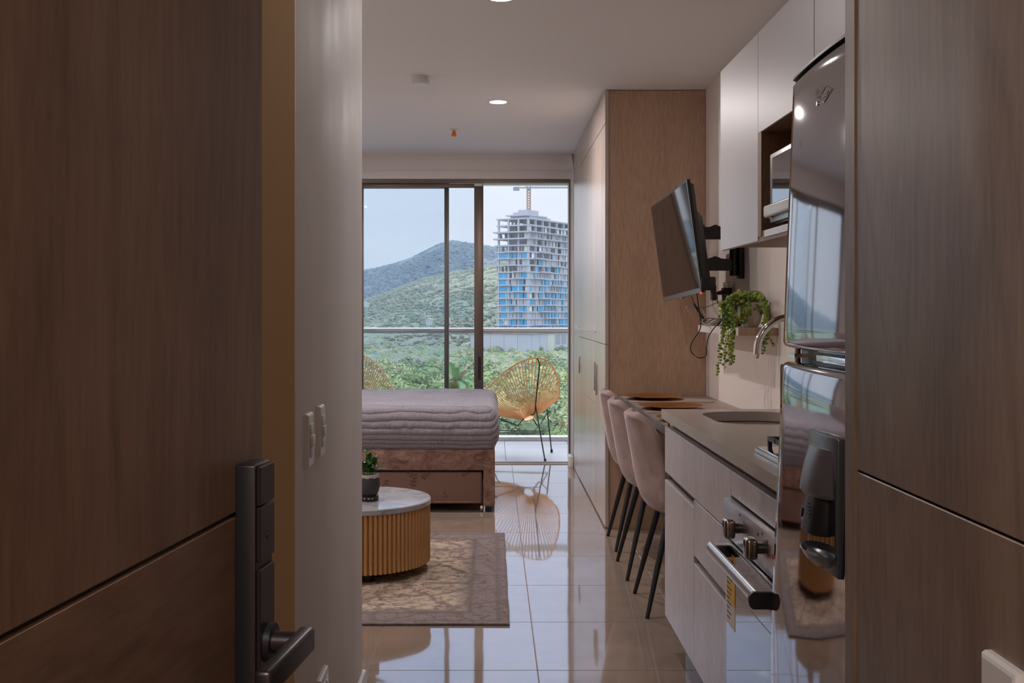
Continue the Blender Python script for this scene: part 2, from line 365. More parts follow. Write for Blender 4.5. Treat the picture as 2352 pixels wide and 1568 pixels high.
# ------------------------------------------------------------------ SETTING
fl = struct('floor', box(-2.7, 1.26, -1.9, YW, -.16, -.003), 'grout', smooth=False)
def cuts(a, b, o, s):
    r = [a]; k = math.ceil((a - o) / s)
    while o + k * s < b - .02:
        if o + k * s > a + .02: r.append(o + k * s)
        k += 1
    return r + [b]
G = .0014
tcache = {}
def tiles(parent, x0, x1, y0, y1, ox, oy, top, m, bev=.0012):
    xs = cuts(x0, x1, ox, .6); ys = cuts(y0, y1, oy, .6)
    for a, b in zip(xs, xs[1:]):
        for c, d in zip(ys, ys[1:]):
            key = (round(b - a, 3), round(d - c, 3), m)
            hx, hy = (b - a) / 2 - G, (d - c) / 2 - G
            if key not in tcache:
                o = fin('tile', box(-hx, hx, -hy, hy, -.012, 0, bev=bev, seg=1), m, parent, world=False, ang=30); tcache[key] = o.data
            else:
                o = bpy.data.objects.new('tile', tcache[key]); C.objects.link(o); o.parent = parent
            o.location = Vector(((a + b) / 2, (c + d) / 2, top)) - wloc(parent)
tiles(fl, -2.6, 1.24, -1.8, YW - .02, .159, 3.88, 0, 'tile')
struct('ceiling', box(-2.7, 1.34, -1.9, YW + .2, ZC, ZC + .15), 'ceiling', smooth=False)
struct('wall_right', box(1.24, 1.34, 1.56, YW + .2, 0, ZC), 'white_wall', smooth=False)
struct('wall_left', box(-2.7, -2.6, 3.63, YW + .2, 0, ZC), 'white_wall', smooth=False)
struct('wall_corridor', box(-2.7, -.43, 2.41, 3.63, 0, ZC, bev=.004), 'corr')
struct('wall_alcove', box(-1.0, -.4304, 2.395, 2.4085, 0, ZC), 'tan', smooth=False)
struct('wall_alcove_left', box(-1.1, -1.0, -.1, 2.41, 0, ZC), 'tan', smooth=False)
# entrance wall around the doorway and the lobby behind the camera
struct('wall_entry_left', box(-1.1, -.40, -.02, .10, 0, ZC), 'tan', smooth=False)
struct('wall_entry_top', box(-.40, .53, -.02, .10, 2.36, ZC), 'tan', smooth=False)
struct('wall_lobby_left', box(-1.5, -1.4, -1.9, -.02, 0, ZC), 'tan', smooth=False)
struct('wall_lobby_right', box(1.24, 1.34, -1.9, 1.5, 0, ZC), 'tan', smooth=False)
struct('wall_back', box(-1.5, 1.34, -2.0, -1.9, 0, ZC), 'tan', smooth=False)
# baseboard on the corridor wall: rounded tile bead
bb = MB()
prof = [(0, 0), (.014, 0), (.014, .070), (.011, .077), (.006, .080), (0, .080)]
bb.prism([(a, z) for a, z in prof], (-.43, 2.41, 0), (1, 0, 0), (0, 0, 1), (0, 1, 0), 1.235)
struct('baseboard_corridor', bb, 'plastic')
struct('baseboard_alcove', box(-1.0, -.445, 2.383, 2.395, 0, .08), 'plastic')
struct('baseboard_window', box(.62, .652, 8.86, 9.03, 0, .09, bev=.002), 'lintel')
struct('wall_window_left', box(-2.6, -2.40, YW, YW + .2, 0, ZC), 'white_wall', smooth=False)
struct('wall_window_right', box(.645, 1.24, YW - .06, YW + .2, 0, ZC), 'white_wall', smooth=False)
struct('wall_window_top', box(-2.40, .645, YW - .02, YW + .2, 2.42, ZC), 'lintel', smooth=False)
struct('trim_1', box(-2.40, .645, YW - .035, YW + .2, 2.352, 2.419, bev=.003), 'lintel')
struct('trim_2', MB().tube(arc([(.665, 9.02, 0.02), (.665, 9.02, 2.3), (.662, 9.015, 2.44), (.645, 9.0, 2.535)]), .011, 8), 'plastic')
# sliding door
D1 = thing('door_1', 'x', 'x', (-.37, YW, 0)); del D1['label']; del D1['category']; D1['kind'] = 'structure'
fin('frame', box(-2.40, .645, YW, YW + .14, 2.322, 2.352).box(-2.40, -2.37, YW, YW + .14, 0, 2.322).box(.632, .645, YW - .005, YW + .14, 0, 2.322), 'bronze', D1)
fin('threshold', box(-2.40, .645, YW - .01, YW + .14, -.02, .004).box(-2.37, .632, YW + .03, YW + .04, 0, .016), 'rail', D1)
def leaf(xa, xb, ya, sl, sr, nm, handle=False):
    th = .04
    l = fin(nm, box(xa, xa + sl, ya, ya + th, .018, 2.315, bev=.002).box(xb - sr, xb, ya, ya + th, .018, 2.315, bev=.002)
            .box(xa + sl, xb - sr, ya, ya + th, 2.285, 2.315, bev=.002).box(xa + sl, xb - sr, ya, ya + th, .018, .085, bev=.002), 'bronze', D1)
    fin('pane', box(xa + sl, xb - sr, ya + .017, ya + .023, .085, 2.285), 'glass', l, smooth=False)
    if handle:
        cx = xb - sr * .43
        poly = [(.0125 * math.cos(a), (.085 if math.sin(a) >= 0 else -.085) + .0125 * math.sin(a)) for a in [i * math.pi / 8 for i in range(16)]]
        fin('handle', MB().prism(poly, (cx, ya - .005, .79), (1, 0, 0), (0, 0, 1), (0, 1, 0), .01), 'black', l)
leaf(-1.37, -.363, YW + .075, .038, .038, 'sliding_leaf')
leaf(-2.37, -1.332, YW + .02, .038, .038, 'sliding_leaf')  # unseen extra leaf: opening widened to the left to let in more daylight
leaf(-1.09, -.075, YW + .02, .02, .076, 'sliding_leaf', True)
fin('stop_block', box(-.150, -.078, YW - .012, YW + .012, 2.292, 2.318, bev=.009, seg=3), 'plastic', D1)
# balcony
bf = struct('floor_balcony', box(-3.2, 3.2, YW + .14, 10.86, -.25, -.013), 'grout', smooth=False)
tiles(bf, -3.0, 3.0, YW + .15, 10.70, .115, 9.24, 0, 'btile')
struct('trim_balcony_kerb', box(-3.2, 3.2, 10.70, 10.86, -.25, .035, bev=.004), mat('kerb_white', (.66, .66, .68), .5))
struct('wall_balcony_right', box(1.6, 1.7, YW + .2, 10.86, 0, 2.9), 'white_wall', smooth=False)
struct('ceiling_balcony', box(-3.2, 3.2, YW + .2, 10.86, 2.60, 2.8), 'white_wall', smooth=False)
struct('trim_balcony_beam', box(-3.2, 3.2, 10.68, 10.86, 2.495, 2.60), mat('beam_pink', (.62, .55, .52), .6), smooth=False)
bal = thing('balcony_balustrade', 'glass balcony balustrade with a round metal top rail beyond the sliding door', 'railing', (0, 10.78, .035))
fin('top_rail', MB().tube([(-3.1, 10.78, 1.07), (1.58, 10.78, 1.07)], .0265, 14), 'rail', bal)
for a, b in ((-3.1, -1.66), (-1.64, -.20 + .0), (-.18, .222), (.228, 1.58)):
    fin('glass_panel', box(a, b, 10.775, 10.787, .035, 1.045), 'clear', bal, smooth=False)


# ------------------------------------------------------------------ ENTRY: door leaf, lock, wood panelling
dd_ = Vector((.1150, .9934, 0)).normalized(); nn_ = Vector((dd_.y, -dd_.x, 0)); E0 = Vector((-.23, 1.10, 0))
def DP(s, n, z): return E0 - dd_ * s + nn_ * n + Vector((0, 0, z))
def dbox(mb, s0, s1, n0, n1, z0, z1, bev=0, seg=2):
    b2 = bmesh.new(); bmesh.ops.create_cube(b2, size=1)
    for v in b2.verts: v.co = Vector((v.co.x * (s1 - s0), v.co.y * (n1 - n0), v.co.z * (z1 - z0)))
    if bev: bmesh.ops.bevel(b2, geom=b2.edges[:], offset=bev, segments=seg, affect='EDGES', profile=.5)
    for v in b2.verts: v.co = DP((s0 + s1) / 2 + v.co.x, (n0 + n1) / 2 + v.co.y, (z0 + z1) / 2 + v.co.z)
    mb.add(b2); return mb
dr = thing('entry_door', 'open entry door leaf in dark wood grain filling the left of the view', 'door', DP(.92, -.02, 0))
fin('door_panel', dbox(MB(), 0, .93, -.04, -.004, .006, 2.345), 'black', dr)
fin('panel', dbox(MB(), 0, .93, -.006, 0, 1.0815, 2.345, .0015, 1), 'door_wood', dr)
fin('panel', dbox(MB(), 0, .93, -.006, 0, .006, 1.0785, .0015, 1), 'door_wood_h', dr)
for z in (.3, 1.2, 2.1): fin('hinge', MB().tube([DP(.935, .004, z - .05), DP(.935, .004, z + .05)], .007, 10), 'steel', dr)
lk = thing('door_lock', 'slim dark electronic lock with lever handle on the open entry door', 'lock', DP(.057, 0, .80))
fin('body', dbox(MB(), .035, .080, 0, .020, .80, 1.126, .0025), 'black', lk)
fin('face_plate', dbox(MB(), .0365, .0785, .0200, .0243, 1.088, 1.1245, .0012, 1), 'lockm', lk)
fin('face_plate', dbox(MB(), .0365, .0785, .0200, .0243, 1.036, 1.0865, .0012, 1), 'lockm', lk)
fin('face_plate', dbox(MB(), .0365, .0785, .0200, .0243, .802, 1.029, .0012, 1), 'lockm', lk)
fin('thumb_slot', dbox(MB(), .0365, .0785, .019, .0215, 1.029, 1.036), 'black', lk)
fin('keyhole_cap', MB().tube([DP(.057, .0242, 1.058), DP(.057, .0250, 1.058)], .004, 12), 'blackm', lk)
lv = fin('lever', dbox(MB(), .040, .175, .050, .066, .944, .968, .0045, 3).tube([DP(.056, .0, .956), DP(.056, .055, .956)], .0105, 16), 'lockm', lk)
fin('collar', MB().tube([DP(.056, .0235, .956), DP(.056, .030, .956)], .018, 20), 'blackm', lv)
fin('end_cap', dbox(MB(), .0395, .0405, .0525, .0635, .948, .964, .0003, 1), 'chrome', lv)
# wood panel wall at right
pw = thing('wood_wall_panelling', 'tall wood-grain panelled side of the entry at the right edge of the view', 'panelling', (.52, .7, 0))
fin('backing', box(.512, .53, -.02, 1.508, 0, ZC), 'black', pw, smooth=False)
fin('panel', box(.50, .513, -.02, 1.508, 1.0515, ZC - .002, bev=.0012, seg=1), 'door_wood', pw)
fin('panel', box(.50, .513, -.02, 1.508, .0, 1.0485, bev=.0012, seg=1), 'door_wood', pw)
fin('side_panel', box(.498, 1.238, 1.5115, 1.5545, 0, ZC - .002, bev=.0015, seg=1), 'door_wood', pw)
# switches
def plate(name, yc, zc, label, hor=False, xw=-.43, sgn=1, w=.075, hgt=.124, group=None, mods=3, hollow=None):
    t = thing(name, label, 'switch' if 'switch' in name else 'socket', (xw, yc, zc), group=group)
    hy, hz = (hgt / 2, w / 2) if hor else (w / 2, hgt / 2)
    mb = MB(); rings = []
    for d, k in ((0, 1.0), (.006, 1.0), (.0105, .93), (.012, .82)):
        rings.append(mb.ring([(xw + sgn * d, yc + sy * (hy - (1 - k) * .03) , zc + sz * (hz - (1 - k) * .03)) for sy, sz in ((-1, -1), (1, -1), (1, 1), (-1, 1))]))
    mb.skin(rings); fin('cover_plate', mb, 'plastic', t, smooth=False)
    for i in range(mods):
        o = (i - (mods - 1) / 2) * .0265; th = (.0155, .018, .0145)[i % 3]
        a = xw + sgn * .011; b_ = xw + sgn * th
        if hor: fin('rocker', box(min(a, b_), max(a, b_), yc + o - .012, yc + o + .012, zc - .022, zc + .022, bev=.0015), 'plastic', t)
        else: fin('rocker', box(min(a, b_), max(a, b_), yc - .022, yc + .022, zc + o - .012, zc + o + .012, bev=.0015), 'plastic', t)
    return t
plate('light_switch', 2.54, .970, 'white wall switch plate nearer the entry door, set slightly lower of the pair')
plate('light_switch', 2.715, .973, 'white wall switch plate farther from the door, beside the room corner')
plate('wall_socket', 2.75, .326, 'white socket plate low on the corridor wall under the two switches', hor=True)
plate('light_switch', 1.065, .868, 'pale switch plate on the wood panelling in the bottom corner', xw=.50, sgn=-1, mods=1)

# ------------------------------------------------------------------ WARDROBE
XW = .654
wd = thing('wardrobe', 'tall built-in oak wardrobe with flush doors between the desk and the window', 'wardrobe', (.95, 7.6, 0))
fin('side_panel', box(.668, 1.238, 6.392, 6.412, 0, ZC - .004), 'oak', wd)
fin('carcass', box(.676, 1.238, 6.412, 8.83, .0, ZC - .004), 'black', wd, smooth=False)
fin('filler_panel', box(XW, .674, 8.305, 8.83, .006, ZC - .004, bev=.001, seg=1), 'closet_front', wd)
fin('header_panel', box(XW, .674, 6.382, 8.300, 2.356, ZC - .004, bev=.001, seg=1), 'closet_front', wd)
YS = [8.300, 7.61, 6.93, 6.378]
def wdoor(i, z0, z1, nm='door'):
    a, b = YS[i + 1] + .002, YS[i] - .002
    return fin(nm, box(XW, .674, a, b, z0, z1, bev=.001, seg=1), 'closet_front', wd)
def vhandle(par, y, z0, z1): fin('handle', box(XW - .010, XW - .001, y - .004, y + .004, z0, z1, bev=.002), 'steel', par)
for i in range(3):
    u = wdoor(i, 1.072, 2.350); 
    if i == 1:
        l = wdoor(i, .672, 1.068); vhandle(l, 6.93 + .05, .76, .94); wdoor(i, .012, .668, 'drawer_front')
        fin('lock', MB().tube([(XW - .006, 6.97, 1.135), (XW, 6.97, 1.135)], .009, 10), 'chrome', u)
    else:
        l = wdoor(i, .012, 1.068)
        if i == 2: vhandle(l, 6.93 - .06, .74, .93)
        else:
            vhandle(l, 8.22, .80, .93); fin('lock', MB().tube([(XW - .006, 8.26, 1.14), (XW, 8.26, 1.14)], .009, 10), 'chrome', u)

# ------------------------------------------------------------------ DESK + TABLEWARE
dk = thing('breakfast_desk', 'long wall-mounted wooden desk top with dark grained edge beside the wardrobe', 'desk', (.98, 5.2, .74))
fin('desk_top', box(.736, 1.238, 4.115, 6.39, .742, .777), 'desk_top', dk)
fin('edge_band', box(.730, .736, 4.115, 6.39, .741, .778), 'desk_edge', dk)
fin('support_rail', box(1.18, 1.238, 4.115, 6.39, .36, .44), 'desk_top', dk)
fin('bracket', box(.80, 1.238, 5.24, 5.262, .70, .742), 'blackm', dk)
PLY = (6.07, 5.47, 4.87)
plab = ('farthest gold charger plate, nearest the oak wardrobe side', 'middle gold charger plate of the three on the desk', 'nearest gold charger plate, half hidden by the stone countertop')
mlab = ('rose placemat under the gold plate nearest the wardrobe', 'rose placemat under the middle gold plate', 'rose placemat under the gold plate half hidden by the countertop')
for i, y in enumerate(PLY):
    mb = MB(); b2 = bmesh.new(); bmesh.ops.create_cube(b2, size=1)
    for v in b2.verts: v.co = Vector((v.co.x * .44, v.co.y * .31, v.co.z * .003))
    bmesh.ops.bevel(b2, geom=[e for e in b2.edges if abs((e.verts[0].co - e.verts[1].co).z) > 1e-4], offset=.012, segments=3, affect='EDGES')
    mb.add(b2, Matrix.Translation((.965, y - .05, .7788)) @ Matrix.Rotation(R((2, -1, 1)[i]), 4, 'Z'))
    tag(fin('placemat', mb, 'placemat'), mlab[i], 'placemat', 'placemats on the desk')
    mb = MB(); n = 72
    pr = [(.02, .0), (.085, .0), (.098, .003), (.112, .011), (.150, .0165), (.158, .018), (.158, .0195), (.150, .0185), (.111, .0135), (.096, .0055), (.084, .003), (.002, .003)]
    mb.lathe([(r, .7804 + z) for r, z in pr], .885, y, n)
    pt = tag(fin('charger_plate', mb, 'gold', ang=50), plab[i], 'plate', 'gold charger plates')

# ------------------------------------------------------------------ DINING CHAIRS
def shell():
    prof = [(-.065, .828), (-.062, .80), (-.052, .74), (-.036, .65), (-.020, .56), (.002, .48), (.045, .425), (.12, .402), (.24, .398), (.34, .405), (.40, .42)]
    pr = arc([(x, 0, z) for x, z in prof], 3)
    n = len(pr); mb = MB(); rows = []
    for i, p in enumerate(pr):
        t = i / (n - 1)
        d = (pr[min(i + 1, n - 1)] - pr[max(i - 1, 0)]).normalized(); nin = Vector((-d.z, 0, d.x))
        if nin.x < 0 and t < .4: nin = -nin
        if t >= .4 and nin.z < 0: nin = -nin
        te = min(t / .13, 1); tf = min((1 - t) / .12, 1)
        te = min(t / .26, 1); hw = (.185 + .04 * min(1, t / .5)) * (.30 + .70 * math.sqrt(max(0, 1 - (1 - te) ** 2.2))) * (.78 + .22 * math.sqrt(1 - (1 - tf) ** 2))
        bend = (.075 * math.exp(-((t - .34) / .26) ** 2) + .03) * min(1, t / .12)
        rows.append(mb.ring([p + Vector((0, u * hw, 0)) + nin * (bend * abs(u) ** 2.2) for u in [k / 6 for k in range(-6, 7)]]))
    mb.skin(rows, closed=False)
    return mb
def make_chair():
    t = thing('dining_chair', 'x', 'chair', (0, 0, 0), group='velvet chairs along the desk')
    s = fin('seat_shell', shell(), 'velvet', t, world=False, ang=180)
    md = s.modifiers.new('solid', 'SOLIDIFY'); md.thickness = .038; md.offset = -1
    md = s.modifiers.new('sub', 'SUBSURF'); md.levels = 2; md.render_levels = 2
    fin('under_frame', box(.10, .30, -.13, .13, .380, .398, bev=.004), 'blackm', t, world=False)
    for (a, b) in (((.10, -.13), (.004, -.2)), ((.10, .13), (.004, .2)), ((.29, -.13), (.38, -.2)), ((.29, .13), (.38, .2))):
        fin('leg', MB().tube([(a[0], a[1], .392), ((a[0] + b[0]) / 2, (a[1] + b[1]) / 2, .2), (b[0], b[1], 0)], [.0145, .0125, .0085], 12), 'blackm', t, world=False)
    return t
ch0 = make_chair()
clab = ('mauve velvet dining chair nearest the kitchen cabinets', 'middle mauve velvet chair of the row at the desk', 'mauve velvet dining chair farthest along, nearest the wardrobe')
for i, (y, x) in enumerate(((4.73, .633), (5.365, .628), (5.985, .645))):
    c = ch0 if i == 0 else copy_tree(ch0)
    c.location = (x, y, 0); c['label'] = clab[i]

# ------------------------------------------------------------------ BASE CABINETS
XF = .643
bc = thing('kitchen_base_cabinet', 'greige wood base cabinet with finger-pull drawers under the sink end of the counter', 'cabinet', (.95, 3.53, 0))
fin('carcass', box(.672, 1.238, 2.966, 4.10, .12, .864), 'gola', bc)
fin('plinth', box(.72, 1.2, 2.966, 4.10, 0, .12), 'black', bc, smooth=False)
def front(par, nm, y0, y1, z0, z1):
    return fin(nm, box(XF, XF + .021, y0 + .0015, y1 - .0015, z0, z1, bev=.0012, seg=1), 'greige', par)
front(bc, 'drawer_front', 2.966, 4.10, .670, .838)
front(bc, 'door', 3.511, 4.10, .135, .640)
front(bc, 'drawer_front', 2.966, 3.511, .488, .6655)
front(bc, 'drawer_front', 2.966, 3.511, .135, .464)
fin('edge_strip', box(.652, .660, 4.088, 4.094, .838, .864), 'steel', bc); fin('edge_strip', box(.652, .660, 4.088, 4.094, .640, .670), 'steel', bc)
oc = thing('oven_cabinet', 'greige wood oven housing with a plain top panel under the hob', 'cabinet', (.95, 2.66, 0))
fin('carcass', box(.672, 1.238, 2.352, 2.962, .12, .16).box(.672, 1.238, 2.352, 2.962, .79, .864).box(1.2, 1.238, 2.352, 2.962, .16, .79), 'gola', oc)
fin('plinth', box(.72, 1.2, 2.352, 2.962, 0, .12), 'black', oc, smooth=False)
front(oc, 'panel', 2.352, 2.964, .772, .838)
# oven
ov = thing('built_in_oven', 'steel and black glass built-in oven with two knobs beside the fridge', 'oven', (.9, 2.66, .165))
fin('body', box(.66, 1.19, 2.375, 2.945, .165, .765), 'black', ov)
fin('control_panel', box(.622, .66, 2.357, 2.961, .671, .767, bev=.002), 'steel', ov)
od = fin('door', box(.628, .66, 2.357, 2.961, .170, .664, bev=.002), 'steel', ov)
fin('glass', box(.6255, .629, 2.376, 2.936, .182, .652), 'oven_glass', od)
fin('frame', box(.618, .630, 2.357, 2.961, .653, .665, bev=.002), 'steel', od)
hd = MB()
poly = [(math.copysign(.0, 1) + .011 * math.cos(a), .018 * math.sin(a)) for a in [i * math.pi / 9 for i in range(18)]]
hd.prism(poly, (.577, 2.395, .640), (1, 0, 0), (0, 0, 1), (0, 1, 0), .515)
hnd = fin('handle', hd, 'steel', od)
q = MB(); poly = [(-.0115 + .0115 * math.cos(a), .0185 * math.sin(a)) for a in [math.pi / 2 + i * math.pi / 8 for i in range(9)]] + [(.047, -.0185), (.047, .0185)]
q.prism(poly, (.5785, 2.383, .640), (1, 0, 0), (0, 0, 1), (0, 1, 0), .0115); fin('handle_mount', q, 'black', hnd)
fin('handle_mount', box(.584, .6262, 2.872, 2.892, .624, .654, bev=.003), 'blackm', hnd)
fin('mount_cover', box(.584, .6255, 2.870, 2.894, .6545, .6575), 'steel', hnd)
def knob(y, z):
    k = fin('knob', MB().tube([(.622, y, z), (.606, y, z)], .013, 24), 'black', ov)
    q = box(.580, .608, y - .0205, y + .0205, z - .0245, z + .0245, bev=.008, seg=3)
    fin('grip', q, 'knobm', k)
    fin('pointer', box(.5785, .5805, y - .0015, y + .0015, z + .004, z + .0195), 'blackm', k)
knob(2.765, .722); knob(2.533, .722)
fin('indicator_lamp', MB().tube([(.622, 2.435, .724), (.619, 2.435, .724)], .0055, 14), 'red', ov)
for y, s in ((2.765, '0'), (2.72, 'I'), (2.533, '0'), (2.49, 'III'), (2.575, 'II')):
    text('marking', s, .011, (.6212, y, .755 if s in '0' else .745), (R(90), 0, R(-90)), 'ink', ov)
st = fin('energy_label', box(.6245, .6256, 2.834, 2.932, .502, .632), 'yellow', od, smooth=False)
fin('label_base', box(.6245, .6256, 2.834, 2.932, .440, .5015), 'paper', st, smooth=False)
text('label_text', 'Energía', .021, (.6242, 2.884, .612), (R(90), 0, R(-90)), 'ink', st)
q = MB()
for i in range(11):
    z = .588 - i * .013; wd_ = .03 + .05 * random.random()
    q.box(.6240, .6244, 2.926 - wd_, 2.926, z, z + .0035)
q.box(.6240, .6244, 2.85, 2.862, .60, .618)
fin('label_lines', q, 'ink', st, smooth=False)['kind'] = 'stuff'
# countertop with sink cut-out
SX0, SX1, SY0, SY1 = .745, 1.07, 3.56, 4.015
def rrect(x0, x1, y0, y1, r, n=6):
    o = []
    for cx, cy, a0 in ((x1 - r, y1 - r, 0), (x0 + r, y1 - r, 90), (x0 + r, y0 + r, 180), (x1 - r, y0 + r, 270)):
        for i in range(n + 1): a = R(a0 + 90 * i / n); o.append((cx + r * math.cos(a), cy + r * math.sin(a)))
    return o
def plate_hole(mb, X0, X1, Y0, Y1, z0, z1, hole):
    """slab with a hole: ring of quads between outer rectangle (projected) and hole"""
    cx = sum(p[0] for p in hole) / len(hole); cy = sum(p[1] for p in hole) / len(hole); outer = []
    cor = [(X1, Y1), (X0, Y1), (X0, Y0), (X1, Y0)]
    n = len(hole) // 4
    for i, (x, y) in enumerate(hole):
        k = i // n; j = i % n
        if j == 0: p = (x, cor[k][1]) if k in (1, 3) else (cor[k][0], y)
        elif j == n - 1: p = (cor[k][0], y) if k in (1, 3) else (x, cor[k][1])
        else: p = cor[k]
        outer.append(p)
    vh = {}
    for z in (z0, z1):
        vh[z] = [mb.bm.verts.new((x, y, z)) for x, y in hole], [mb.bm.verts.new((x, y, z)) for x, y in outer]
    m = len(hole)
    for i in range(m):
        j = (i + 1) % m
        for z in (z0, z1):
            h, o = vh[z]; f = [h[i], h[j], o[j], o[i]]
            mb.bm.faces.new(f)
        mb.bm.faces.new((vh[z0][0][i], vh[z0][0][j], vh[z1][0][j], vh[z1][0][i]))
        mb.bm.faces.new((vh[z0][1][i], vh[z0][1][j], vh[z1][1][j], vh[z1][1][i]))
    bmesh.ops.remove_doubles(mb.bm, verts=mb.bm.verts[:], dist=1e-5)
    bmesh.ops.dissolve_degenerate(mb.bm, dist=1e-6, edges=mb.bm.edges[:])
    return mb
ct = tag(fin('countertop', plate_hole(MB(), .632, 1.238, 2.36, 4.115, .866, .90, rrect(SX0, SX1, SY0, SY1, .12)), 'stone', ang=25), 'greige stone kitchen countertop over the base cabinets', 'countertop')
sk = thing('kitchen_sink', 'undermounted steel kitchen sink let into the stone countertop', 'sink', (.91, 3.79, .70))
q = MB(); rs = []
for (g, z) in ((-.012, .865), (.004, .862), (.012, .80), (.02, .72), (.05, .705)):
    rs.append(q.ring([(x, y, z) for x, y in rrect(SX0 + g, SX1 - g, SY0 + g, SY1 - g, .115)]))
q.skin(rs, cap=False); q.bm.faces.new(rs[-1]); fin('basin', q, 'sinkm', sk)
fin('drain', MB().lathe([(.04, .705), (.04, .708), (.03, .709), (.028, .706)], .91, 3.79, 20), 'chrome', sk)
fc = thing('kitchen_faucet', 'chrome gooseneck kitchen faucet arching over the sink', 'faucet', (1.15, 3.80, .90))
pts = [(1.15, 3.80, .905), (1.15, 3.80, 1.12)] + [(1.032 + .118 * math.cos(R(a)), 3.80, 1.128 + .118 * math.sin(R(a))) for a in range(0, 181, 12)]
pts += [(.9135, 3.80, 1.118)]
fin('spout', MB().tube(pts, .0125, 16), 'chrome', fc)
fin('base', MB().lathe([(.027, .90), (.027, .906), (.020, .912), (.018, .95), (.0128, .955)], 1.15, 3.80, 24), 'chrome', fc)
fin('lever', MB().tube([(1.165, 3.80, .935), (1.185, 3.77, .945), (1.2, 3.71, .985)], [.006, .006, .005], 10), 'chrome', fc)
# hob
hb = thing('gas_hob', 'steel gas hob with black grates set on the counter beside the fridge', 'hob', (.92, 2.64, .90))
fin('tray', box(.684, 1.16, 2.39, 2.87, .9002, .912, bev=.003), 'steel', hb)
fin('glass_top', box(.692, 1.152, 2.398, 2.862, .9115, .916, bev=.001), 'oven_glass', hb)
for (x, y) in ((.80, 2.52), (.80, 2.74), (1.04, 2.52), (1.04, 2.74)):
    fin('burner', MB().lathe([(.045, .9155), (.045, .924), (.03, .926), (.028, .932), (.004, .933)], x, y, 20), 'blackm', hb)
for y0 in (2.415, 2.635):
    q = MB()
    for x in (.715, 1.125): q.box(x - .005, x + .005, y0, y0 + .205, .934, .944)
    for y in (y0, y0 + .195): q.box(.715, 1.125, y, y + .01, .934, .944)
    for y in (y0 + .07, y0 + .125): q.box(.71, .77, y, y + .008, .934, .944).box(.85, .98, y, y + .008, .934, .944).box(1.07, 1.13, y, y + .008, .934, .944)
    for x in (.715, 1.125):
        for y in (y0 + .005, y0 + .2): q.box(x - .005, x + .005, y - .005, y + .005, .9155, .936)
    fin('grate', q, 'blackm', hb, smooth=False)

# ------------------------------------------------------------------ UPPER CABINETS
XU = .90
def ucab(label, y0, y1, z0, z1, cz0):
    t = thing('kitchen_wall_cabinet', label, 'cabinet', (1.07, (y0 + y1) / 2, cz0))
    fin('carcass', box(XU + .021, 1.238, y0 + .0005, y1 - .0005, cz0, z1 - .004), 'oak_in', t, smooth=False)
    fin('door', box(XU, XU + .02, y0 + .0015, y1 - .0015, z0, z1, bev=.001, seg=1), 'white', t)
    return t
a = ucab('full-height white wall cabinet at the window end of the kitchen run', 3.727, 4.34, 1.504, 2.21, 1.517)
mc = thing('kitchen_wall_cabinet', 'white wall cabinet with an open oak microwave niche below its door', 'cabinet', (1.07, 3.4, 1.50))
fin('door', box(XU, XU + .02, 3.0785, 3.7255, 1.868, 2.21, bev=.001, seg=1), 'white', mc)
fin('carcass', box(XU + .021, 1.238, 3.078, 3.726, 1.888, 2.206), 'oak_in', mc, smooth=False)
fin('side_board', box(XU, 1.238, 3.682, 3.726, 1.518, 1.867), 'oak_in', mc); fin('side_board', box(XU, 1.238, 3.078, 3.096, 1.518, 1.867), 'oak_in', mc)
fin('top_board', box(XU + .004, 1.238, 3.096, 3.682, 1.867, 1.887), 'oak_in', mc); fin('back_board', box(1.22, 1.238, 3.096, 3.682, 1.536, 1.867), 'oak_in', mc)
fin('bottom_board', box(XU + .003, 1.238, 3.078, 3.726, 1.500, 1.535), 'oak_in', mc)
fin('edge_band', box(XU, XU + .003, 3.096, 3.64, 1.512, 1.534), 'plastic', mc)
ucab('white wall cabinet above the far side of the fridge', 2.36, 3.075, 1.86, 2.21, 1.87)
ucab('white wall cabinet directly over the fridge, meeting the entry panelling', 1.558, 2.357, 1.86, 2.21, 1.87)
# microwave
mw = thing('microwave_oven', 'steel microwave with dark window and white bar handle in the oak niche', 'microwave', (1.05, 3.36, 1.536))
fin('body', box(.93, 1.21, 3.12, 3.625, 1.552, 1.785, bev=.006), 'steel', mw)
md_ = fin('door', box(.914, .929, 3.125, 3.622, 1.556, 1.782, bev=.004), 'steel', mw)
fin('window', box(.9125, .9145, 3.20, 3.585, 1.612, 1.766), 'oven_glass', md_)
fin('handle', box(.890, .908, 3.17, 3.617, 1.572, 1.612, bev=.008, seg=3), 'plastic', md_)
fin('handle_post', MB().tube([(.906, 3.60, 1.578), (.916, 3.60, 1.572)], .006, 8).tube([(.906, 3.2, 1.578), (.916, 3.2, 1.572)], .006, 8), 'chrome', md_)
for y in (3.15, 3.595): fin('foot', MB().lathe([(.012, 1.5352), (.014, 1.553)], .96, y, 12), 'black', mw)

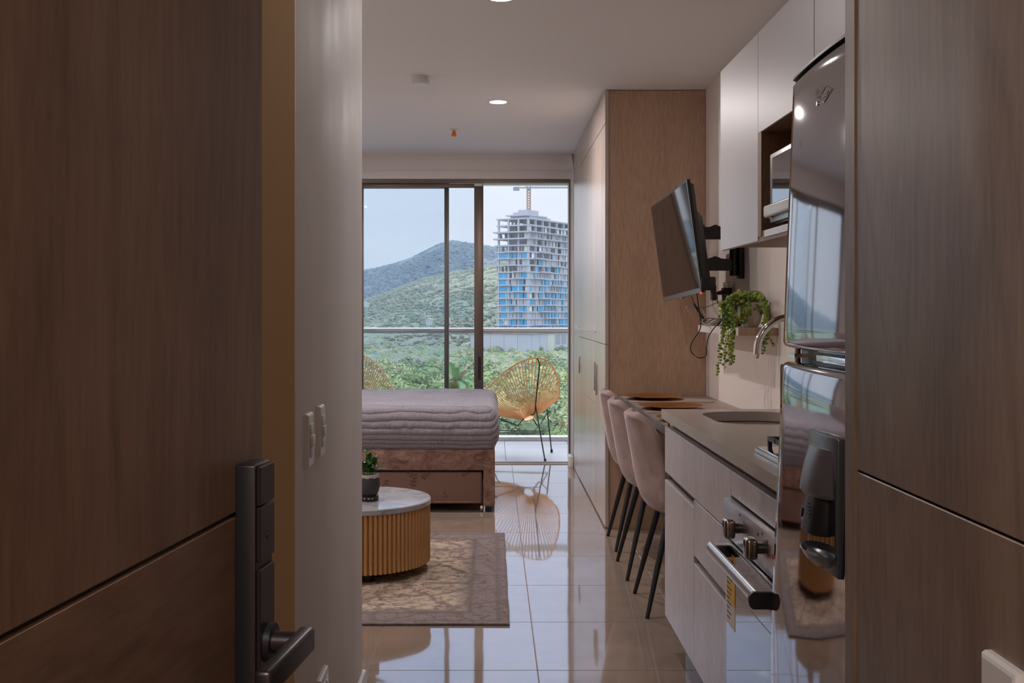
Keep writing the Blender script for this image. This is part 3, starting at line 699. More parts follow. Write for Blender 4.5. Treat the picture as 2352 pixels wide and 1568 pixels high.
# ------------------------------------------------------------------ FRIDGE
fr = thing('refrigerator', 'tall dark reflective steel two-door refrigerator with a water dispenser', 'refrigerator', (.93, 2.05, 0))
FY0, FY1 = 1.765, 2.335
fin('body', box(.70, 1.22, FY0 + .004, FY1 - .004, .03, 1.748, bev=.012), mat('fridge_grey_side', (.09, .088, .09), .35, .6), fr)
def xfront(z): return .617 - .018 * min(1, max(0, (1.76 - z) / .56)) - .026 * min(1, max(0, (1.2 - z) / .6)) + (.004 * ((z - 1.2) / .56) if z > 1.2 else 0)
def fdoor(z0, z1, nm, nz_=16, ny=24):
    mb = MB(); rings = []
    zs = [z0, z0 + .004, z0 + .012] + [z0 + .012 + (z1 - z0 - .024) * i / nz_ for i in range(1, nz_)] + [z1 - .012, z1 - .004, z1]
    for k, z in enumerate(zs):
        ins = (.012, .004, 0)[k] if k < 3 else ((.012, .004, 0)[len(zs) - 1 - k] if k >= len(zs) - 3 else 0)
        pts = []
        for i in range(ny + 1):
            u = -1 + 2 * i / ny; y = (FY0 + FY1) / 2 + u * ((FY1 - FY0) / 2 - ins * .6)
            x = xfront(z) + .014 * u * u + .014 * max(0, (abs(u) - .9) / .1) ** 2.2 + ins
            pts.append((x, y, z))
        pts += [(.699, FY1 - .002, z), (.699, FY0 + .002, z)]
        rings.append(mb.ring(pts))
    mb.skin(rings); return fin(nm, mb, 'fridge', fr, ang=50)
up = fdoor(1.192, 1.752, 'freezer_door'); lo = fdoor(.07, 1.163, 'fridge_door')
fin('top_cap', box(.64, 1.2, FY0 + .01, FY1 - .01, 1.748, 1.757, bev=.004), 'black', fr)
mb = MB(); rr = []
for z, g in ((1.752, .0), (1.758, .001), (1.762, .012)):
    rr.append(mb.ring([(xfront(1.75) + g - .001 + .014 * u * u + .014 * max(0, (abs(u) - .9) / .1) ** 2.2, (FY0 + FY1) / 2 + u * ((FY1 - FY0) / 2), z) for u in [-1 + i / 12 for i in range(25)]] + [(.70, FY1, z), (.70, FY0, z)]))
mb.skin(rr); fin('top_trim', mb, 'blackm', fr)
fin('hinge_strip', box(.625, .70, FY0 + .01, FY0 + .36, 1.170, 1.185, bev=.003), 'chrome', fr)
fin('divider', box(.655, .70, FY0 + .005, FY1 - .005, 1.163, 1.192), 'black', fr)
fin('hinge', MB().tube([(.64, FY1 - .03, 1.16), (.64, FY1 - .03, 1.195)], .006, 10).box(.625, .69, FY1 - .06, FY1 - .01, 1.172, 1.180), 'chrome', fr)
fin('handle', box(.628, .652, FY1 - .001, FY1 + .006, 1.205, 1.352, bev=.003), 'black', up)
fin('handle', box(.612, .640, FY1 - .001, FY1 + .006, 1.015, 1.155, bev=.003), 'black', lo)
for y in (FY0 + .05, FY1 - .05): fin('foot', MB().lathe([(.018, 0), (.018, .03)], .74, y, 12), 'black', fr)
# badge: small slanted lozenge with lettering
xb = xfront(1.67) - .0015
def bpt(y, z, d=0): return (xb - d + .014 * ((y - 2.05) / .285) ** 2, y, z)
badge = fin('badge', MB().tube([bpt(2.084, 1.670), bpt(2.040, 1.686), bpt(1.998, 1.672), bpt(2.043, 1.656)], .0010, 6, closed=True), 'chrome', up)
text('lettering', 'haceb', .0150, bpt(2.041, 1.6705, .0003), (R(90), 0, R(-90)), 'chrome', badge)
fin('badge_dot', MB().tube([bpt(2.086, 1.6615, -.001), bpt(2.086, 1.6615, .0012)], .0045, 14), 'steel', up)
# dispenser
DY0, DY1, DZ0, DZ1 = 1.855, 2.030, .815, 1.052
xd = xfront(.93)
ds = fin('water_dispenser', box(xd - .005, xd + .03, DY0, DY1, DZ0, DZ1, bev=.003), mat('dispenser_grey', (.07, .075, .08), .25, .5), lo)
fin('cavity', box(xd - .0062, xd - .0045, DY0 + .012, DY1 - .010, DZ0 + .02, DZ0 + .165), 'oven_glass', ds, smooth=False)
q = MB()
def loft(mb, secs):
    rs = []
    for z, x, y0, y1, r in secs:
        pts = []
        n = 10
        for i in range(n + 1):
            u = -1 + 2 * i / n; ym = (y0 + y1) / 2; hy = (y1 - y0) / 2
            pts.append((x + (xd - x) * (abs(u) ** r) * .8, ym + hy * u, z))
        pts += [(xd - .004, y1, z), (xd - .004, y0, z)]
        rs.append(mb.ring(pts))
    return mb.skin(rs)
fin('cowl', loft(q, [(1.028, xd - .016, DY0 + .030, DY1 - .010, 3), (1.0, xd - .026, DY0 + .026, DY1 - .008, 3), (.965, xd - .034, DY0 + .024, DY1 - .006, 3), (.950, xd - .036, DY0 + .024, DY1 - .006, 3), (.944, xd - .030, DY0 + .028, DY1 - .010, 3)]), mat('dispenser_cowl', (.14, .13, .145), .3, .4), ds)
lvd = fin('push_lever', loft(MB(), [(.944, xd - .024, DY0 + .045, DY1 - .035, 5), (.905, xd - .029, DY0 + .047, DY1 - .033, 5), (.880, xd - .034, DY0 + .05, DY1 - .03, 5), (.876, xd - .030, DY0 + .052, DY1 - .032, 5)]), 'blackm', ds)
q = MB()
for i in range(5): q.box(xd - .0315, xd - .0285, 1.93 + .0015 * i, 1.95, .905 + i * .006, .907 + i * .006)
fin('grip_lines', q, 'black', lvd, smooth=False)
q = MB(); rs = []
for z, r in ((.822, .016), (.832, .026), (.846, .034), (.8475, .0325), (.838, .025)):
    rs.append(q.ring([(xd - .004 - r * math.sin(math.pi * i / 14), (DY0 + DY1) / 2 + (.080 * r / .034) * math.cos(math.pi * i / 14), z) for i in range(15)]))
q.skin(rs, closed=True, cap=True); fin('drip_tray', q, mat('tray_grey', (.10, .10, .105), .2, .6), ds)
fin('side_bracket', loft(MB(), [(.905, xd - .014, DY1 - .004, DY1 + .022, 2), (.888, xd - .016, DY1 - .004, DY1 + .022, 2)]), 'lockm', ds)

# ------------------------------------------------------------------ TV + MOUNT
TL, BL, TR, BR = Vector((.879, 6.10, 1.840)), Vector((.951, 6.10, 1.318)), Vector((.902, 5.10, 1.876)), Vector((.972, 5.10, 1.353))
uu = (TR - TL).normalized(); vv = (TL - BL).normalized(); ww = uu.cross(vv).normalized()
if ww.x < 0: ww = -ww
tvc = (TL + BL + TR + BR) / 4
tv = thing('television', 'flat-screen television tilted down on a swing arm above the desk', 'television', tuple(tvc))
def tvp(a, b, c):  # a 0..1 far->near, b 0..1 bottom->top, c depth
    return (BL * (1 - a) + BR * a) * (1 - b) + (TL * (1 - a) + TR * a) * b + ww * c
def tvslab(mb, a0, a1, b0, b1, c0, c1, g=0):
    A = [tvp(a0, b0, c0), tvp(a1, b0, c0), tvp(a1, b1, c0), tvp(a0, b1, c0)]; B = [tvp(a0 + g, b0 + g, c1), tvp(a1 - g, b0 + g, c1), tvp(a1 - g, b1 - g, c1), tvp(a0 + g, b1 - g, c1)]
    return mb.skin([mb.ring(A), mb.ring(B)])
fin('frame', tvslab(MB(), 0, 1, 0, 1, 0, .014), 'black', tv, smooth=False)
fin('screen', tvslab(MB(), .010, .985, .045, .985, -.0012, .001), 'screen', tv, smooth=False)
fin('bottom_bezel', tvslab(MB(), 0, 1, 0, .042, -.003, .0), 'bezel', tv, smooth=False)
fin('side_bezel', tvslab(MB(), .988, 1, .042, 1, -.002, .0), 'bezel', tv, smooth=False)
fin('rear_cover', tvslab(MB(), .01, .998, .01, .97, .014, .032, .015), 'black', tv, smooth=False)
fin('rear_cover', tvslab(MB(), .12, .985, .06, .72, .030, .062, .05), 'black', tv, smooth=False)
fin('logo_tab', tvslab(MB(), .47, .53, -.018, 0, -.001, .008), 'bezel', tv, smooth=False)
fin('standby_light', tvslab(MB(), .965, .975, -.012, 0.0, -.002, .004), 'ledred', tv, smooth=False)
mt = thing('television_mount', 'black double swing-arm bracket joining the television to the wall', 'bracket', (1.24, 5.44, 1.40))
fin('wall_plate', box(1.214, 1.239, 5.405, 5.475, 1.425, 1.76, bev=.004), 'black', mt)
fin('pivot', MB().tube([(1.195, 5.44, 1.44), (1.195, 5.44, 1.74)], .022, 16), 'black', mt)
for z in (1.497, 1.652):
    q = MB(); q.prism([(0, -.022), (.0, .022), (.07, .028), (.10, .040), (.13, .028), (.19, .028), (.19, -.032), (0, -.032)], (1.20, 5.44 - .016, z), (-1, 0, 0), (0, 0, 1), (0, 1, 0), .034)
    fin('arm', q, 'black', mt, smooth=False)
fin('head_bracket', MB().prism([(-.05, -.14), (.04, -.14), (.05, .12), (-.05, .12)], tvp(.66, .48, .070), (0, 1, 0), (0, 0, 1), (1, 0, 0), .02).box(1.0, 1.045, 5.415, 5.465, 1.46, 1.69), 'black', mt, smooth=False)
sb = thing('streaming_box', 'small black media box hanging behind the lower near corner of the television', 'device', (1.0, 5.13, 1.36))
fin('body', box(.966, 1.035, 5.09, 5.16, 1.362, 1.425, bev=.006), 'black', sb)
fin('plug_stick', box(1.022, 1.044, 5.12, 5.16, 1.315, 1.385, bev=.004), 'lockm', sb)

# ------------------------------------------------------------------ SHELF AND WHAT IS ON IT
sh = thing('floating_shelf', 'small floating shelf with white front edge and wood end under the television', 'shelf', (1.15, 5.23, 1.159))
fin('board', box(1.069, 1.238, 4.77, 5.70, 1.159, 1.193), 'oak', sh)
fin('edge_band', box(1.066, 1.069, 4.775, 5.70, 1.159, 1.1935), 'plastic', sh)
rt = thing('router_box', 'black upright box with rounded corners on the floating shelf behind the fern', 'router', (1.15, 5.28, 1.194))
fin('body', box(1.105, 1.20, 5.26, 5.31, 1.194, 1.346, bev=.010, seg=3), mat('router_black', (.03, .028, .032), .45), rt)
fin('front_panel', box(1.112, 1.193, 5.2585, 5.2605, 1.202, 1.338), 'black', rt, smooth=False)
so_ = plate('wall_socket', 5.80, 1.380, 'white double socket on the wall above the floating shelf', hor=True, xw=1.24, sgn=-1)
ad = thing('power_adapter', 'black power adapter plugged into the socket above the shelf', 'adapter', (1.2, 5.66, 1.37))
fin('body', box(1.185, 1.226, 5.62, 5.70, 1.345, 1.385, bev=.004), 'black', ad)
fin('plug', MB().tube([(1.188, 5.66, 1.362), (1.165, 5.66, 1.358), (1.14, 5.66, 1.352)], [.013, .010, .004], 10), 'black', ad)
def cable(pts, r, m, label, name='cable'):
    return tag(fin(name, MB().tube(arc(pts, 8), r, 8), m), label, 'cable')
cable([P(1601, 672, 5.35), P(1604, 700, 5.35), P(1609, 735, 5.4), P(1607, 758, 5.35), P(1590, 785, 5.3), P(1587, 805, 5.3), P(1603, 821, 5.3), P(1621, 817, 5.3), P(1623, 795, 5.3), P(1628, 772, 5.3), P(1643, 750, 5.2), P(1658, 736, 5.3)], .0028, 'black', 'black cable looping below the shelf from the television')
cable([P(1589, 680, 5.45), P(1594, 696, 5.45), P(1603, 712, 5.45), P(1612, 726, 5.5), P(1620, 738, 5.5)], [.002] * 9 + [.0055] * 19 + [.009] * 5, 'black', 'thick black plug lead slanting from the television to the shelf')
cable([P(1656, 690, 5.5), P(1640, 698, 5.55), P(1618, 706, 5.55), P(1600, 706, 5.5), P(1580, 704, 5.4), P(1577, 710, 5.4), P(1592, 721, 5.4), P(1606, 727, 5.45), P(1625, 742, 5.5)], .0022, 'wcable', 'pale grey cable looping out past the television corner')
cable([P(1608, 702, 5.6), P(1616, 715, 5.6), P(1624, 733, 5.55), P(1634, 743, 5.5), P(1648, 741, 5.45), P(1656, 733, 5.4)], .003, 'wcable', 'grey cable bundled on the shelf beside the black box')
cable([(1.14, 5.66, 1.352), P(1646, 676, 5.6), P(1648, 692, 5.5), P(1656, 706, 5.4)], .0028, 'black', 'short black cable arching from the adapter to the box')
cable([P(1641, 680, 5.5), P(1637, 700, 5.5), P(1645, 718, 5.45), P(1654, 728, 5.4)], .0014, 'wcable', 'thin grey wire hanging between adapter and shelf')
bd = MB()
for k in range(3):
    cpt = P(1634 + k * 5, 739, 5.4); bd.tube([cpt + Vector((.045 * math.cos(a) * (1 - .1 * k), .03 * math.sin(a), .018 * math.sin(a + k))) for a in [i * math.pi / 8 for i in range(16)]], .003, 6, closed=True)
tag(fin('cable_bundle', bd, 'wcable'), 'coiled bundle of grey cables at the far end of the shelf', 'cable')
# trailing plant
tp = thing('trailing_plant', 'trailing plant with round leaves in a white pot on the floating shelf', 'plant', (1.155, 4.93, 1.194))
fin('pot', MB().lathe([(.034, 1.194), (.046, 1.215), (.056, 1.26), (.060, 1.305), (.056, 1.305), (.052, 1.285), (.002, 1.283)], 1.155, 4.93, 32), 'potwhite', tp)
fin('soil', MB().lathe([(.052, 1.280), (.05, 1.290), (.002, 1.293)], 1.155, 4.93, 24), 'soil', tp)
def vine(pts, ls, sp=.013):
    mb = MB(); pl = arc(pts, 7); mb.tube(pl, .0011, 5)
    acc = 0; k = 0
    for a, b in zip(pl, pl[1:]):
        L = (b - a).length; d = (b - a).normalized(); s = 0
        while acc + (L - s) >= sp:
            s += sp - acc; acc = 0; p = a + d * s; k += 1
            for sg in (-1, 1):
                rv = Vector((random.uniform(-1, 1), random.uniform(-1, 1), random.uniform(-.5, .5)))
                sd_ = d.cross(rv).normalized() * sg if rv.length > .1 else d.orthogonal()
                r = ls * random.uniform(.75, 1.2); c = p + sd_ * (r * 1.15)
                nrm = (Vector((-.3, -1, .5)) + Vector((random.uniform(-.8, .8), random.uniform(-.5, .5), random.uniform(-.6, .6)))).normalized()
                t1 = sd_ - nrm * sd_.dot(nrm)
                if t1.length < .05: t1 = nrm.orthogonal()
                t1.normalize(); t2 = nrm.cross(t1)
                vs = mb.ring([c + t1 * (r * math.cos(q)) + t2 * (r * .92 * math.sin(q)) for q in [i * math.pi / 3.5 for i in range(7)]])
                ce = mb.bm.verts.new(c + nrm * r * .25)
                for i in range(7): mb.bm.faces.new((vs[i], vs[(i + 1) % 7], ce))
        acc += L - s
    return mb
rnd = random.Random(11)
top = Vector((1.155, 4.93, 1.295))
def V3(px, py, Y, j=.006): return P(px + rnd.uniform(-3, 3), py + rnd.uniform(-3, 3), Y + rnd.uniform(-j, j) * 3)
vines = []
for ex, ey, Y in ((1651, 862, 4.86), (1662, 850, 4.84), (1676, 838, 4.84), (1683, 832, 4.82), (1655, 800, 4.9), (1670, 806, 4.88), (1660, 770, 4.92), (1688, 770, 4.84)):
    mx_ = 1655 + (ex - 1651) * .8
    vines.append(([top + Vector((rnd.uniform(-.03, .02), rnd.uniform(-.03, .03), 0)), V3(1700, 682, 4.9), V3(1680 + rnd.uniform(-8, 8), 690, Y), V3(mx_ + 8, 730, Y), V3(mx_ + 4, 775 if ey > 790 else 750, Y), V3(ex, ey, Y)], .0068))
for ex, ey in ((1743, 822), (1752, 812), (1776, 796), (1762, 790), (1748, 770)):
    vines.append(([top + Vector((rnd.uniform(-.02, .03), rnd.uniform(-.03, .0), 0)), V3(1735, 676, 4.83), V3(1755, 690, 4.74), V3(1758, 730, 4.74), V3((ex + 1756) / 2, 765, 4.74), V3(ex, ey, 4.74)], .0062))
for i in range(20):
    a = rnd.uniform(0, 2 * math.pi); rr_ = rnd.uniform(.06, .105); dx_, dy_ = math.cos(a), math.sin(a)
    if dx_ > .3: rr_ = min(rr_, .07 / max(dx_, .3) * 1.0)
    zz = rnd.uniform(-.09, -.02)
    if dy_ < -.2 and i % 3: zz = -.01; rr_ = .055
    vines.append(([top + Vector((dx_ * .02, dy_ * .02, 0)), top + Vector((dx_ * rr_ * .55, dy_ * rr_ * .55, rnd.uniform(.02, .055))), top + Vector((dx_ * rr_, dy_ * rr_, rnd.uniform(-.02, .01))), top + Vector((dx_ * rr_ * 1.08, dy_ * rr_ * 1.1, zz))], .0078))
for ex, ey in ((1650, 722), (1662, 712), (1655, 700), (1705, 745), (1712, 735)):
    vines.append(([top + Vector((-.02, -.01, 0)), V3(1700, 678, 4.92), V3((1700 + ex) / 2, 688, 4.9), V3(ex, ey, 4.84)], .0085))
for pts, ls in vines: fin('trailing_stem', vine(pts, ls), 'vine', tp, smooth=False, fixn=False)
for x0, x1, zt in ((1716, 1752, 668), (1722, 1757, 671)):
    fin('bare_stem', MB().tube(arc([P(x0, 690, 4.93), P((x0 * 2 + x1) / 3, zt + 4, 4.92), P((x0 + x1) / 2 + 4, zt, 4.9), P(x1 - 3, zt + 6, 4.88), P(x1, 690, 4.86)]), .0014, 6), 'stem', tp)

# ------------------------------------------------------------------ BED
BY0, BY1, BX0, BX1 = 6.91, 8.38, -1.95, .016
bd_ = thing('bed', 'brown velvet bed frame with trundle below, standing before the window', 'bed', (-.97, 7.65, 0))
fin('side_rail', box(BX0, BX1, BY0, BY0 + .06, .262, .395, bev=.012, seg=3), 'bedv', bd_)
fin('side_rail', box(BX0, BX1, BY1 - .06, BY1, .262, .395, bev=.012, seg=3), 'bedv', bd_)
fin('foot_rail', box(BX1 - .06, BX1 - .001, BY0 + .05, BY1 - .05, .10, .395, bev=.012, seg=3), 'bedv', bd_)
fin('headboard', box(BX0 - .08, BX0, BY0 - .02, BY1 + .02, .05, 1.05, bev=.02, seg=3), 'bedv', bd_)
fin('corner_post', box(BX1 - .072, BX1, BY0 - .002, BY0 + .07, .036, .30, bev=.010, seg=3), 'bedv', bd_)
fin('corner_post', box(BX1 - .072, BX1, BY1 - .07, BY1, .036, .30, bev=.010, seg=3), 'bedv', bd_)
fin('slat_base', box(BX0, BX1 - .03, BY0 + .05, BY1 - .05, .36, .392), 'black', bd_, smooth=False)
for x, y in ((BX1 - .038, BY0 + .035), (BX1 - .038, BY1 - .035), (BX0 + .05, BY0 + .035)):
    fin('foot', MB().lathe([(.019, 0), (.022, .036)], x, y, 14), 'black', bd_)
tr_ = thing('trundle_bed', 'pull-out trundle covered in brown leaf-print fabric under the bed', 'trundle bed', (-1.0, 7.3, 0))
fin('body', box(BX0 + .06, BX1 - .080, BY0 + .018, BY1 - .09, .050, .252, bev=.014, seg=3), 'trundle', tr_)
fin('piping', MB().tube([(BX0 + .08, BY0 + .019, .062), (BX1 - .09, BY0 + .019, .062)], .005, 8), 'bedv', tr_)
for x in (BX1 - .085, BX0 + .1): fin('castor', MB().tube([(x - .008, BY0 + .05, .022), (x + .008, BY0 + .05, .022)], .022, 14), 'chrome', tr_)
def sprig(px, py, sc_, n, ang):
    q = MB(); yy = BY0 + .0165; base = P(px, py, yy); 
    d = Vector((math.sin(R(ang)), 0, math.cos(R(ang)))); s_ = Vector((d.z, 0, -d.x))
    q.tube([base, base + d * .09 * sc_], .0012 * sc_, 4)
    for i in range(n):
        c = base + d * (.09 * sc_ * (i + .5) / n)
        for sg in (-1, 1):
            dl = (s_ * sg * .9 + d * .5).normalized(); L = .030 * sc_ * (1 - .35 * i / n); sd_ = Vector((-dl.z, 0, dl.x))
            ri = [c, c + dl * L * .5 + sd_ * L * .16, c + dl * L, c + dl * L * .5 - sd_ * L * .16]
            a_ = q.ring(ri); b_ = q.ring([p + Vector((0, .001, 0)) for p in ri]); q.skin([a_, b_])
    return q
prm = mat('leaf_print_ink', (.10, .065, .05), .8)
for a in ((948, 1120, 1.0, 4, 8), (947, 1096, .7, 3, -40), (968, 1100, .9, 4, 50), (1026, 1146, .6, 2, -20), (1060, 1094, .6, 3, 60), (880, 1130, .9, 4, 20)):
    fin('leaf_print', sprig(*a), prm, tr_, smooth=False)
# mattress + quilt
def quilt():
    x0, x1, y0, y1, z0, z1 = BX0 + .02, BX1 + .012, BY0 - .012, BY1 - .01, .398, .668
    r = .055; st = .0105
    mb = MB(); idx = {}
    nx, ny, nz_ = int((x1 - x0) / st), int((y1 - y0) / st), int((z1 - z0) / st)
    def vert(i, j, k):
        key = (i, j, k)
        if key in idx: return idx[key]
        p = Vector((x0 + (x1 - x0) * i / nx, y0 + (y1 - y0) * j / ny, z0 + (z1 - z0) * k / nz_))
        c = Vector((min(max(p.x, x0 + r), x1 - r), min(max(p.y, y0 + r), y1 - r), min(p.z, z1 - r)))
        if p.z < z0 + .05: c.z = max(p.z, c.z if False else p.z)
        d = p - c
        if d.length > 1e-6:
            dn = d.normalized(); p2 = c + dn * r
            # keep flat parts flat
        else: p2 = p; dn = Vector((0, 0, 1))
        # sag and bulge
        h = (p2.z - z0) / (z1 - z0)
        if dn.z < .9:
            side = 1 - abs(dn.z)
            bul = .012 * math.sin(math.pi * min(1, h * 1.1)) - .022 * max(0, .22 - h) / .22
            p2 += Vector((dn.x, dn.y, 0)) * bul * side
        n_ = noise.noise(Vector((p2.x * 1.7, p2.y * 1.7, p2.z * 5))) * .010 + noise.noise(Vector((p2.x * 9, p2.y * 3, p2.z * 7 + 3))) * .004
        p2 += dn * n_
        s = (p2.z - p2.y)
        w = abs(math.sin(math.pi * (s + .012 * noise.noise(Vector((p2.x * 2.2, s * 3, 7)))) / .041)); p2 += dn * (.0036 * (w ** .6) * (noise.noise(Vector((p2.x * 42, s * 16, 1))) * 1.1 + .6))
        if h > .8: p2.z += .012 * noise.noise(Vector((p2.x * 1.1 + 4, p2.y * 1.3, 0)))
        idx[key] = mb.bm.verts.new(p2); return idx[key]
    def quad(a, b, c, d): 
        try: mb.bm.faces.new([vert(*a), vert(*b), vert(*c), vert(*d)])
        except ValueError: pass
    for i in range(nx):
        for j in range(ny): quad((i, j, nz_), (i + 1, j, nz_), (i + 1, j + 1, nz_), (i, j + 1, nz_))
        for k in range(nz_):
            quad((i, 0, k), (i + 1, 0, k), (i + 1, 0, k + 1), (i, 0, k + 1)); quad((i, ny, k), (i, ny, k + 1), (i + 1, ny, k + 1), (i + 1, ny, k))
    for j in range(ny):
        for k in range(nz_):
            quad((0, j, k), (0, j, k + 1), (0, j + 1, k + 1), (0, j + 1, k)); quad((nx, j, k), (nx, j + 1, k), (nx, j + 1, k + 1), (nx, j, k + 1))
    return mb
tag(fin('quilt', quilt(), 'quilt', ang=180), 'lilac-grey puckered quilt covering the mattress on the bed', 'quilt')
ms = tag(fin('mattress', box(BX0 + .06, BX1 - .06, BY0 + .05, BY1 - .06, .396, .56, bev=.03), 'plastic'), 'pale mattress hidden beneath the puckered quilt on the bed', 'mattress')

# ------------------------------------------------------------------ RUG + COFFEE TABLE
q = MB(); nx, ny = 60, 64; g0 = []
for j in range(ny + 1):
    row = []
    for i in range(nx + 1):
        x = RX0 + (RX1 - RX0) * i / nx; y = RY0 + (RY1 - RY0) * j / ny
        ed = min(i, nx - i, j, ny - j)
        z = .009 + .0022 * noise.noise(Vector((x * 1.2, y * 9, 0))) * min(1, ed / 4)
        row.append(q.bm.verts.new((x + .003 * noise.noise(Vector((0, y * 4, 5))), y + .003 * noise.noise(Vector((x * 4, 0, 9))), z)))
    g0.append(row)
for j in range(ny):
    for i in range(nx): q.bm.faces.new((g0[j][i], g0[j][i + 1], g0[j + 1][i + 1], g0[j + 1][i]))
edge = [g0[0][i] for i in range(nx + 1)] + [g0[j][nx] for j in range(1, ny + 1)] + [g0[ny][i] for i in range(nx - 1, -1, -1)] + [g0[j][0] for j in range(ny - 1, 0, -1)]
low = [q.bm.verts.new((v.co.x, v.co.y, .001)) for v in edge]
for i in range(len(edge)): j = (i + 1) % len(edge); q.bm.faces.new((edge[i], low[i], low[j], edge[j]))
tag(fin('rug', q, 'rug', ang=50), 'faded oriental-pattern rug under the coffee table on the tiles', 'rug')
TX, TY, TR_ = -.650, 5.375, .350
cf = thing('coffee_table', 'round coffee table with fluted honey-wood drum and white marble top', 'table', (TX, TY, .009))
fin('table_top', MB().lathe([(.003, .3255), (TR_ - .006, .3255), (TR_, .330), (TR_, .350), (TR_ - .004, .354), (.003, .354)], TX, TY, 96), 'marble', cf)
fin('drum', MB().lathe([(.327, .056), (.327, .325)], TX, TY, 64), 'slat', cf)
NS = 92; rs_ = .333
slm = None
for i in range(NS):
    a = 2 * math.pi * i / NS
    if slm is None:
        q = MB(); wds = rs_ * math.pi / NS * .96
        pr = [(.013 * math.sin(math.pi * k / 6) ** .8 if 0 < k < 6 else 0, -wds + 2 * wds * k / 6) for k in range(7)]
        rg = [q.ring([(p, y, z) for p, y in pr] + [(-.006, wds, z), (-.006, -wds, z)]) for z in (.0, .272)]
        q.skin(rg); o = fin('slat', q, 'slat', cf, world=False, ang=60); slm = o.data
    else: o = bpy.data.objects.new('slat', slm); C.objects.link(o); o.parent = cf
    o.location = Vector((TX + rs_ * math.cos(a), TY + rs_ * math.sin(a), .053)) - wloc(cf); o.rotation_euler = (0, 0, a)
for k in range(4):
    a = R(-75 + 90 * k); fin('foot', MB().lathe([(.030, .0095), (.032, .056)], TX + .26 * math.cos(a), TY + .26 * math.sin(a), 18), 'black', cf)
pp = thing('potted_plant', 'small glossy-leaved plant in a charcoal pot with chalky rim on the coffee table', 'plant', (-.597, 5.30, .354))
fin('pot', MB().lathe([(.036, .378), (.047, .392), (.054, .42), (.0545, .445), (.0505, .468), (.046, .468), (.044, .458), (.002, .456)], -.597, 5.30, 40), 'concpot', pp)
q = MB(); rs = []
for z, r in ((.4655, .0520), (.470, .0530), (.4795, .0525), (.481, .049), (.473, .0465), (.466, .046)): rs.append(q.ring([(-.597 + r * math.cos(a), 5.30 + r * math.sin(a), z + (.0018 * math.sin(a * 9) if z < .468 else 0)) for a in [i * math.pi / 24 for i in range(48)]]))
q.skin(rs, cap=False); fin('rim', q, 'potrim', pp)
fin('soil', MB().lathe([(.045, .455), (.044, .466), (.002, .467)], -.597, 5.30, 20), 'soil', pp)
sr = fin('saucer', MB().lathe([(.003, .3545), (.046, .3545), (.0495, .360), (.0495, .379), (.047, .380), (.045, .377), (.003, .377)], -.597, 5.30, 40), 'black', pp)
q = MB()
for k, a in enumerate((-112, -108, -104, -88, -84, -80, -77, -64, -60)):
    for z in ((.371, .3665) if k % 3 else (.371,)):
        c = Vector((-.597 + .0497 * math.cos(R(a)), 5.30 + .0497 * math.sin(R(a)), z)); q.box(c.x - .0014, c.x + .0014, c.y - .0008, c.y + .0003, c.z - .001, c.z + .001)
fin('white_marks', q, 'plastic', sr, smooth=False)
rnd = random.Random(5)
def leafmesh(L, wd__, curl):
    q = MB(); rows = []
    for i in range(9):
        t = i / 8; w = wd__ * math.sin(math.pi * t ** .8) ** .8 * .5 + .0006; x = L * t; z = curl * math.sin(t * 2.0) * L - .25 * L * t * t
        rows.append(q.ring([(x, -w, z + w * .35), (x, 0, z), (x, w, z + w * .35)]))
    q.skin(rows, closed=False); return q
base = Vector((-.597, 5.30, .468))
spec = []
for k, (sx, sy, hh_) in enumerate(((-.028, 0, .065), (.006, -.01, .080), (.022, .005, .055), (-.012, .015, .07))):
    tip = base + Vector((sx * 1.5, sy * 1.5, hh_)); fin('stem', MB().tube([base + Vector((sx * .5, sy * .5, 0)), tip], [.003, .0022], 6), mat('plant_stem_green', (.12, .18, .03), .5) if k == 0 else bpy.data.materials['plant_stem_green'], pp)
    for m_ in range(6):
        a = m_ * 2.4 + k + rnd.uniform(-.3, .3); zf = .3 + .7 * m_ / 5
        spec.append((base.lerp(tip, zf), a, rnd.uniform(.045, .065), rnd.uniform(.022, .032), .55 if m_ > 3 else .15, R(-65 if m_ > 4 else -25 - rnd.uniform(0, 20))))
spec += [(base + Vector((.02, 0, .02)), -.35, .085, .042, .1, R(-22)), (base + Vector((.02, -.01, .05)), .15, .062, .018, .2, R(-25)), (base + Vector((.008, 0, .065)), .6, .05, .03, .2, R(-75)), (base + Vector((0, -.02, .02)), -2.2, .06, .034, .3, R(-30))]
for p, a, L, w_, cu, pit in spec:
    o = fin('leaf', leafmesh(L, w_, cu), 'leaf', pp, world=False, ang=60, fixn=False)
    o.location = p - wloc(pp); o.rotation_euler = (0, pit, a)

# ------------------------------------------------------------------ CEILING FITTINGS
sm = thing('smoke_detector', 'white round smoke detector on the ceiling', 'detector', (-.394, 6.03, ZC))
fin('base', MB().lathe([(.045, ZC), (.045, ZC - .018), (.040, ZC - .019)], -.394, 6.03, 32), 'plastic', sm)
fin('cover', MB().lathe([(.048, ZC - .019), (.049, ZC - .022), (.049, ZC - .042), (.046, ZC - .046), (.002, ZC - .047)], -.394, 6.03, 32), 'plastic', sm)
dlab = ['lit round downlight in the ceiling between the smoke detector and the wardrobe', 'round downlight just over the top edge of the view', 'round downlight in the entry ceiling over the fridge', 'round downlight over the far side of the bed', 'round downlight over the left side of the rug', 'round downlight in the lobby outside the entry door']
for (x, y, pw_), lb in zip(LAMPS, dlab):
    d = thing('ceiling_downlight', lb, 'light', (x, y, ZC))
    fin('trim_ring', MB().lathe([(.052, ZC - .003), (.070, ZC - .001), (.070, ZC), (.05, ZC)], x, y, 40, cap=False), 'plastic', d)
    fin('lamp_shade', MB().lathe([(.052, ZC - .0028), (.002, ZC - .0028)], x, y, 40), 'lamp', d)
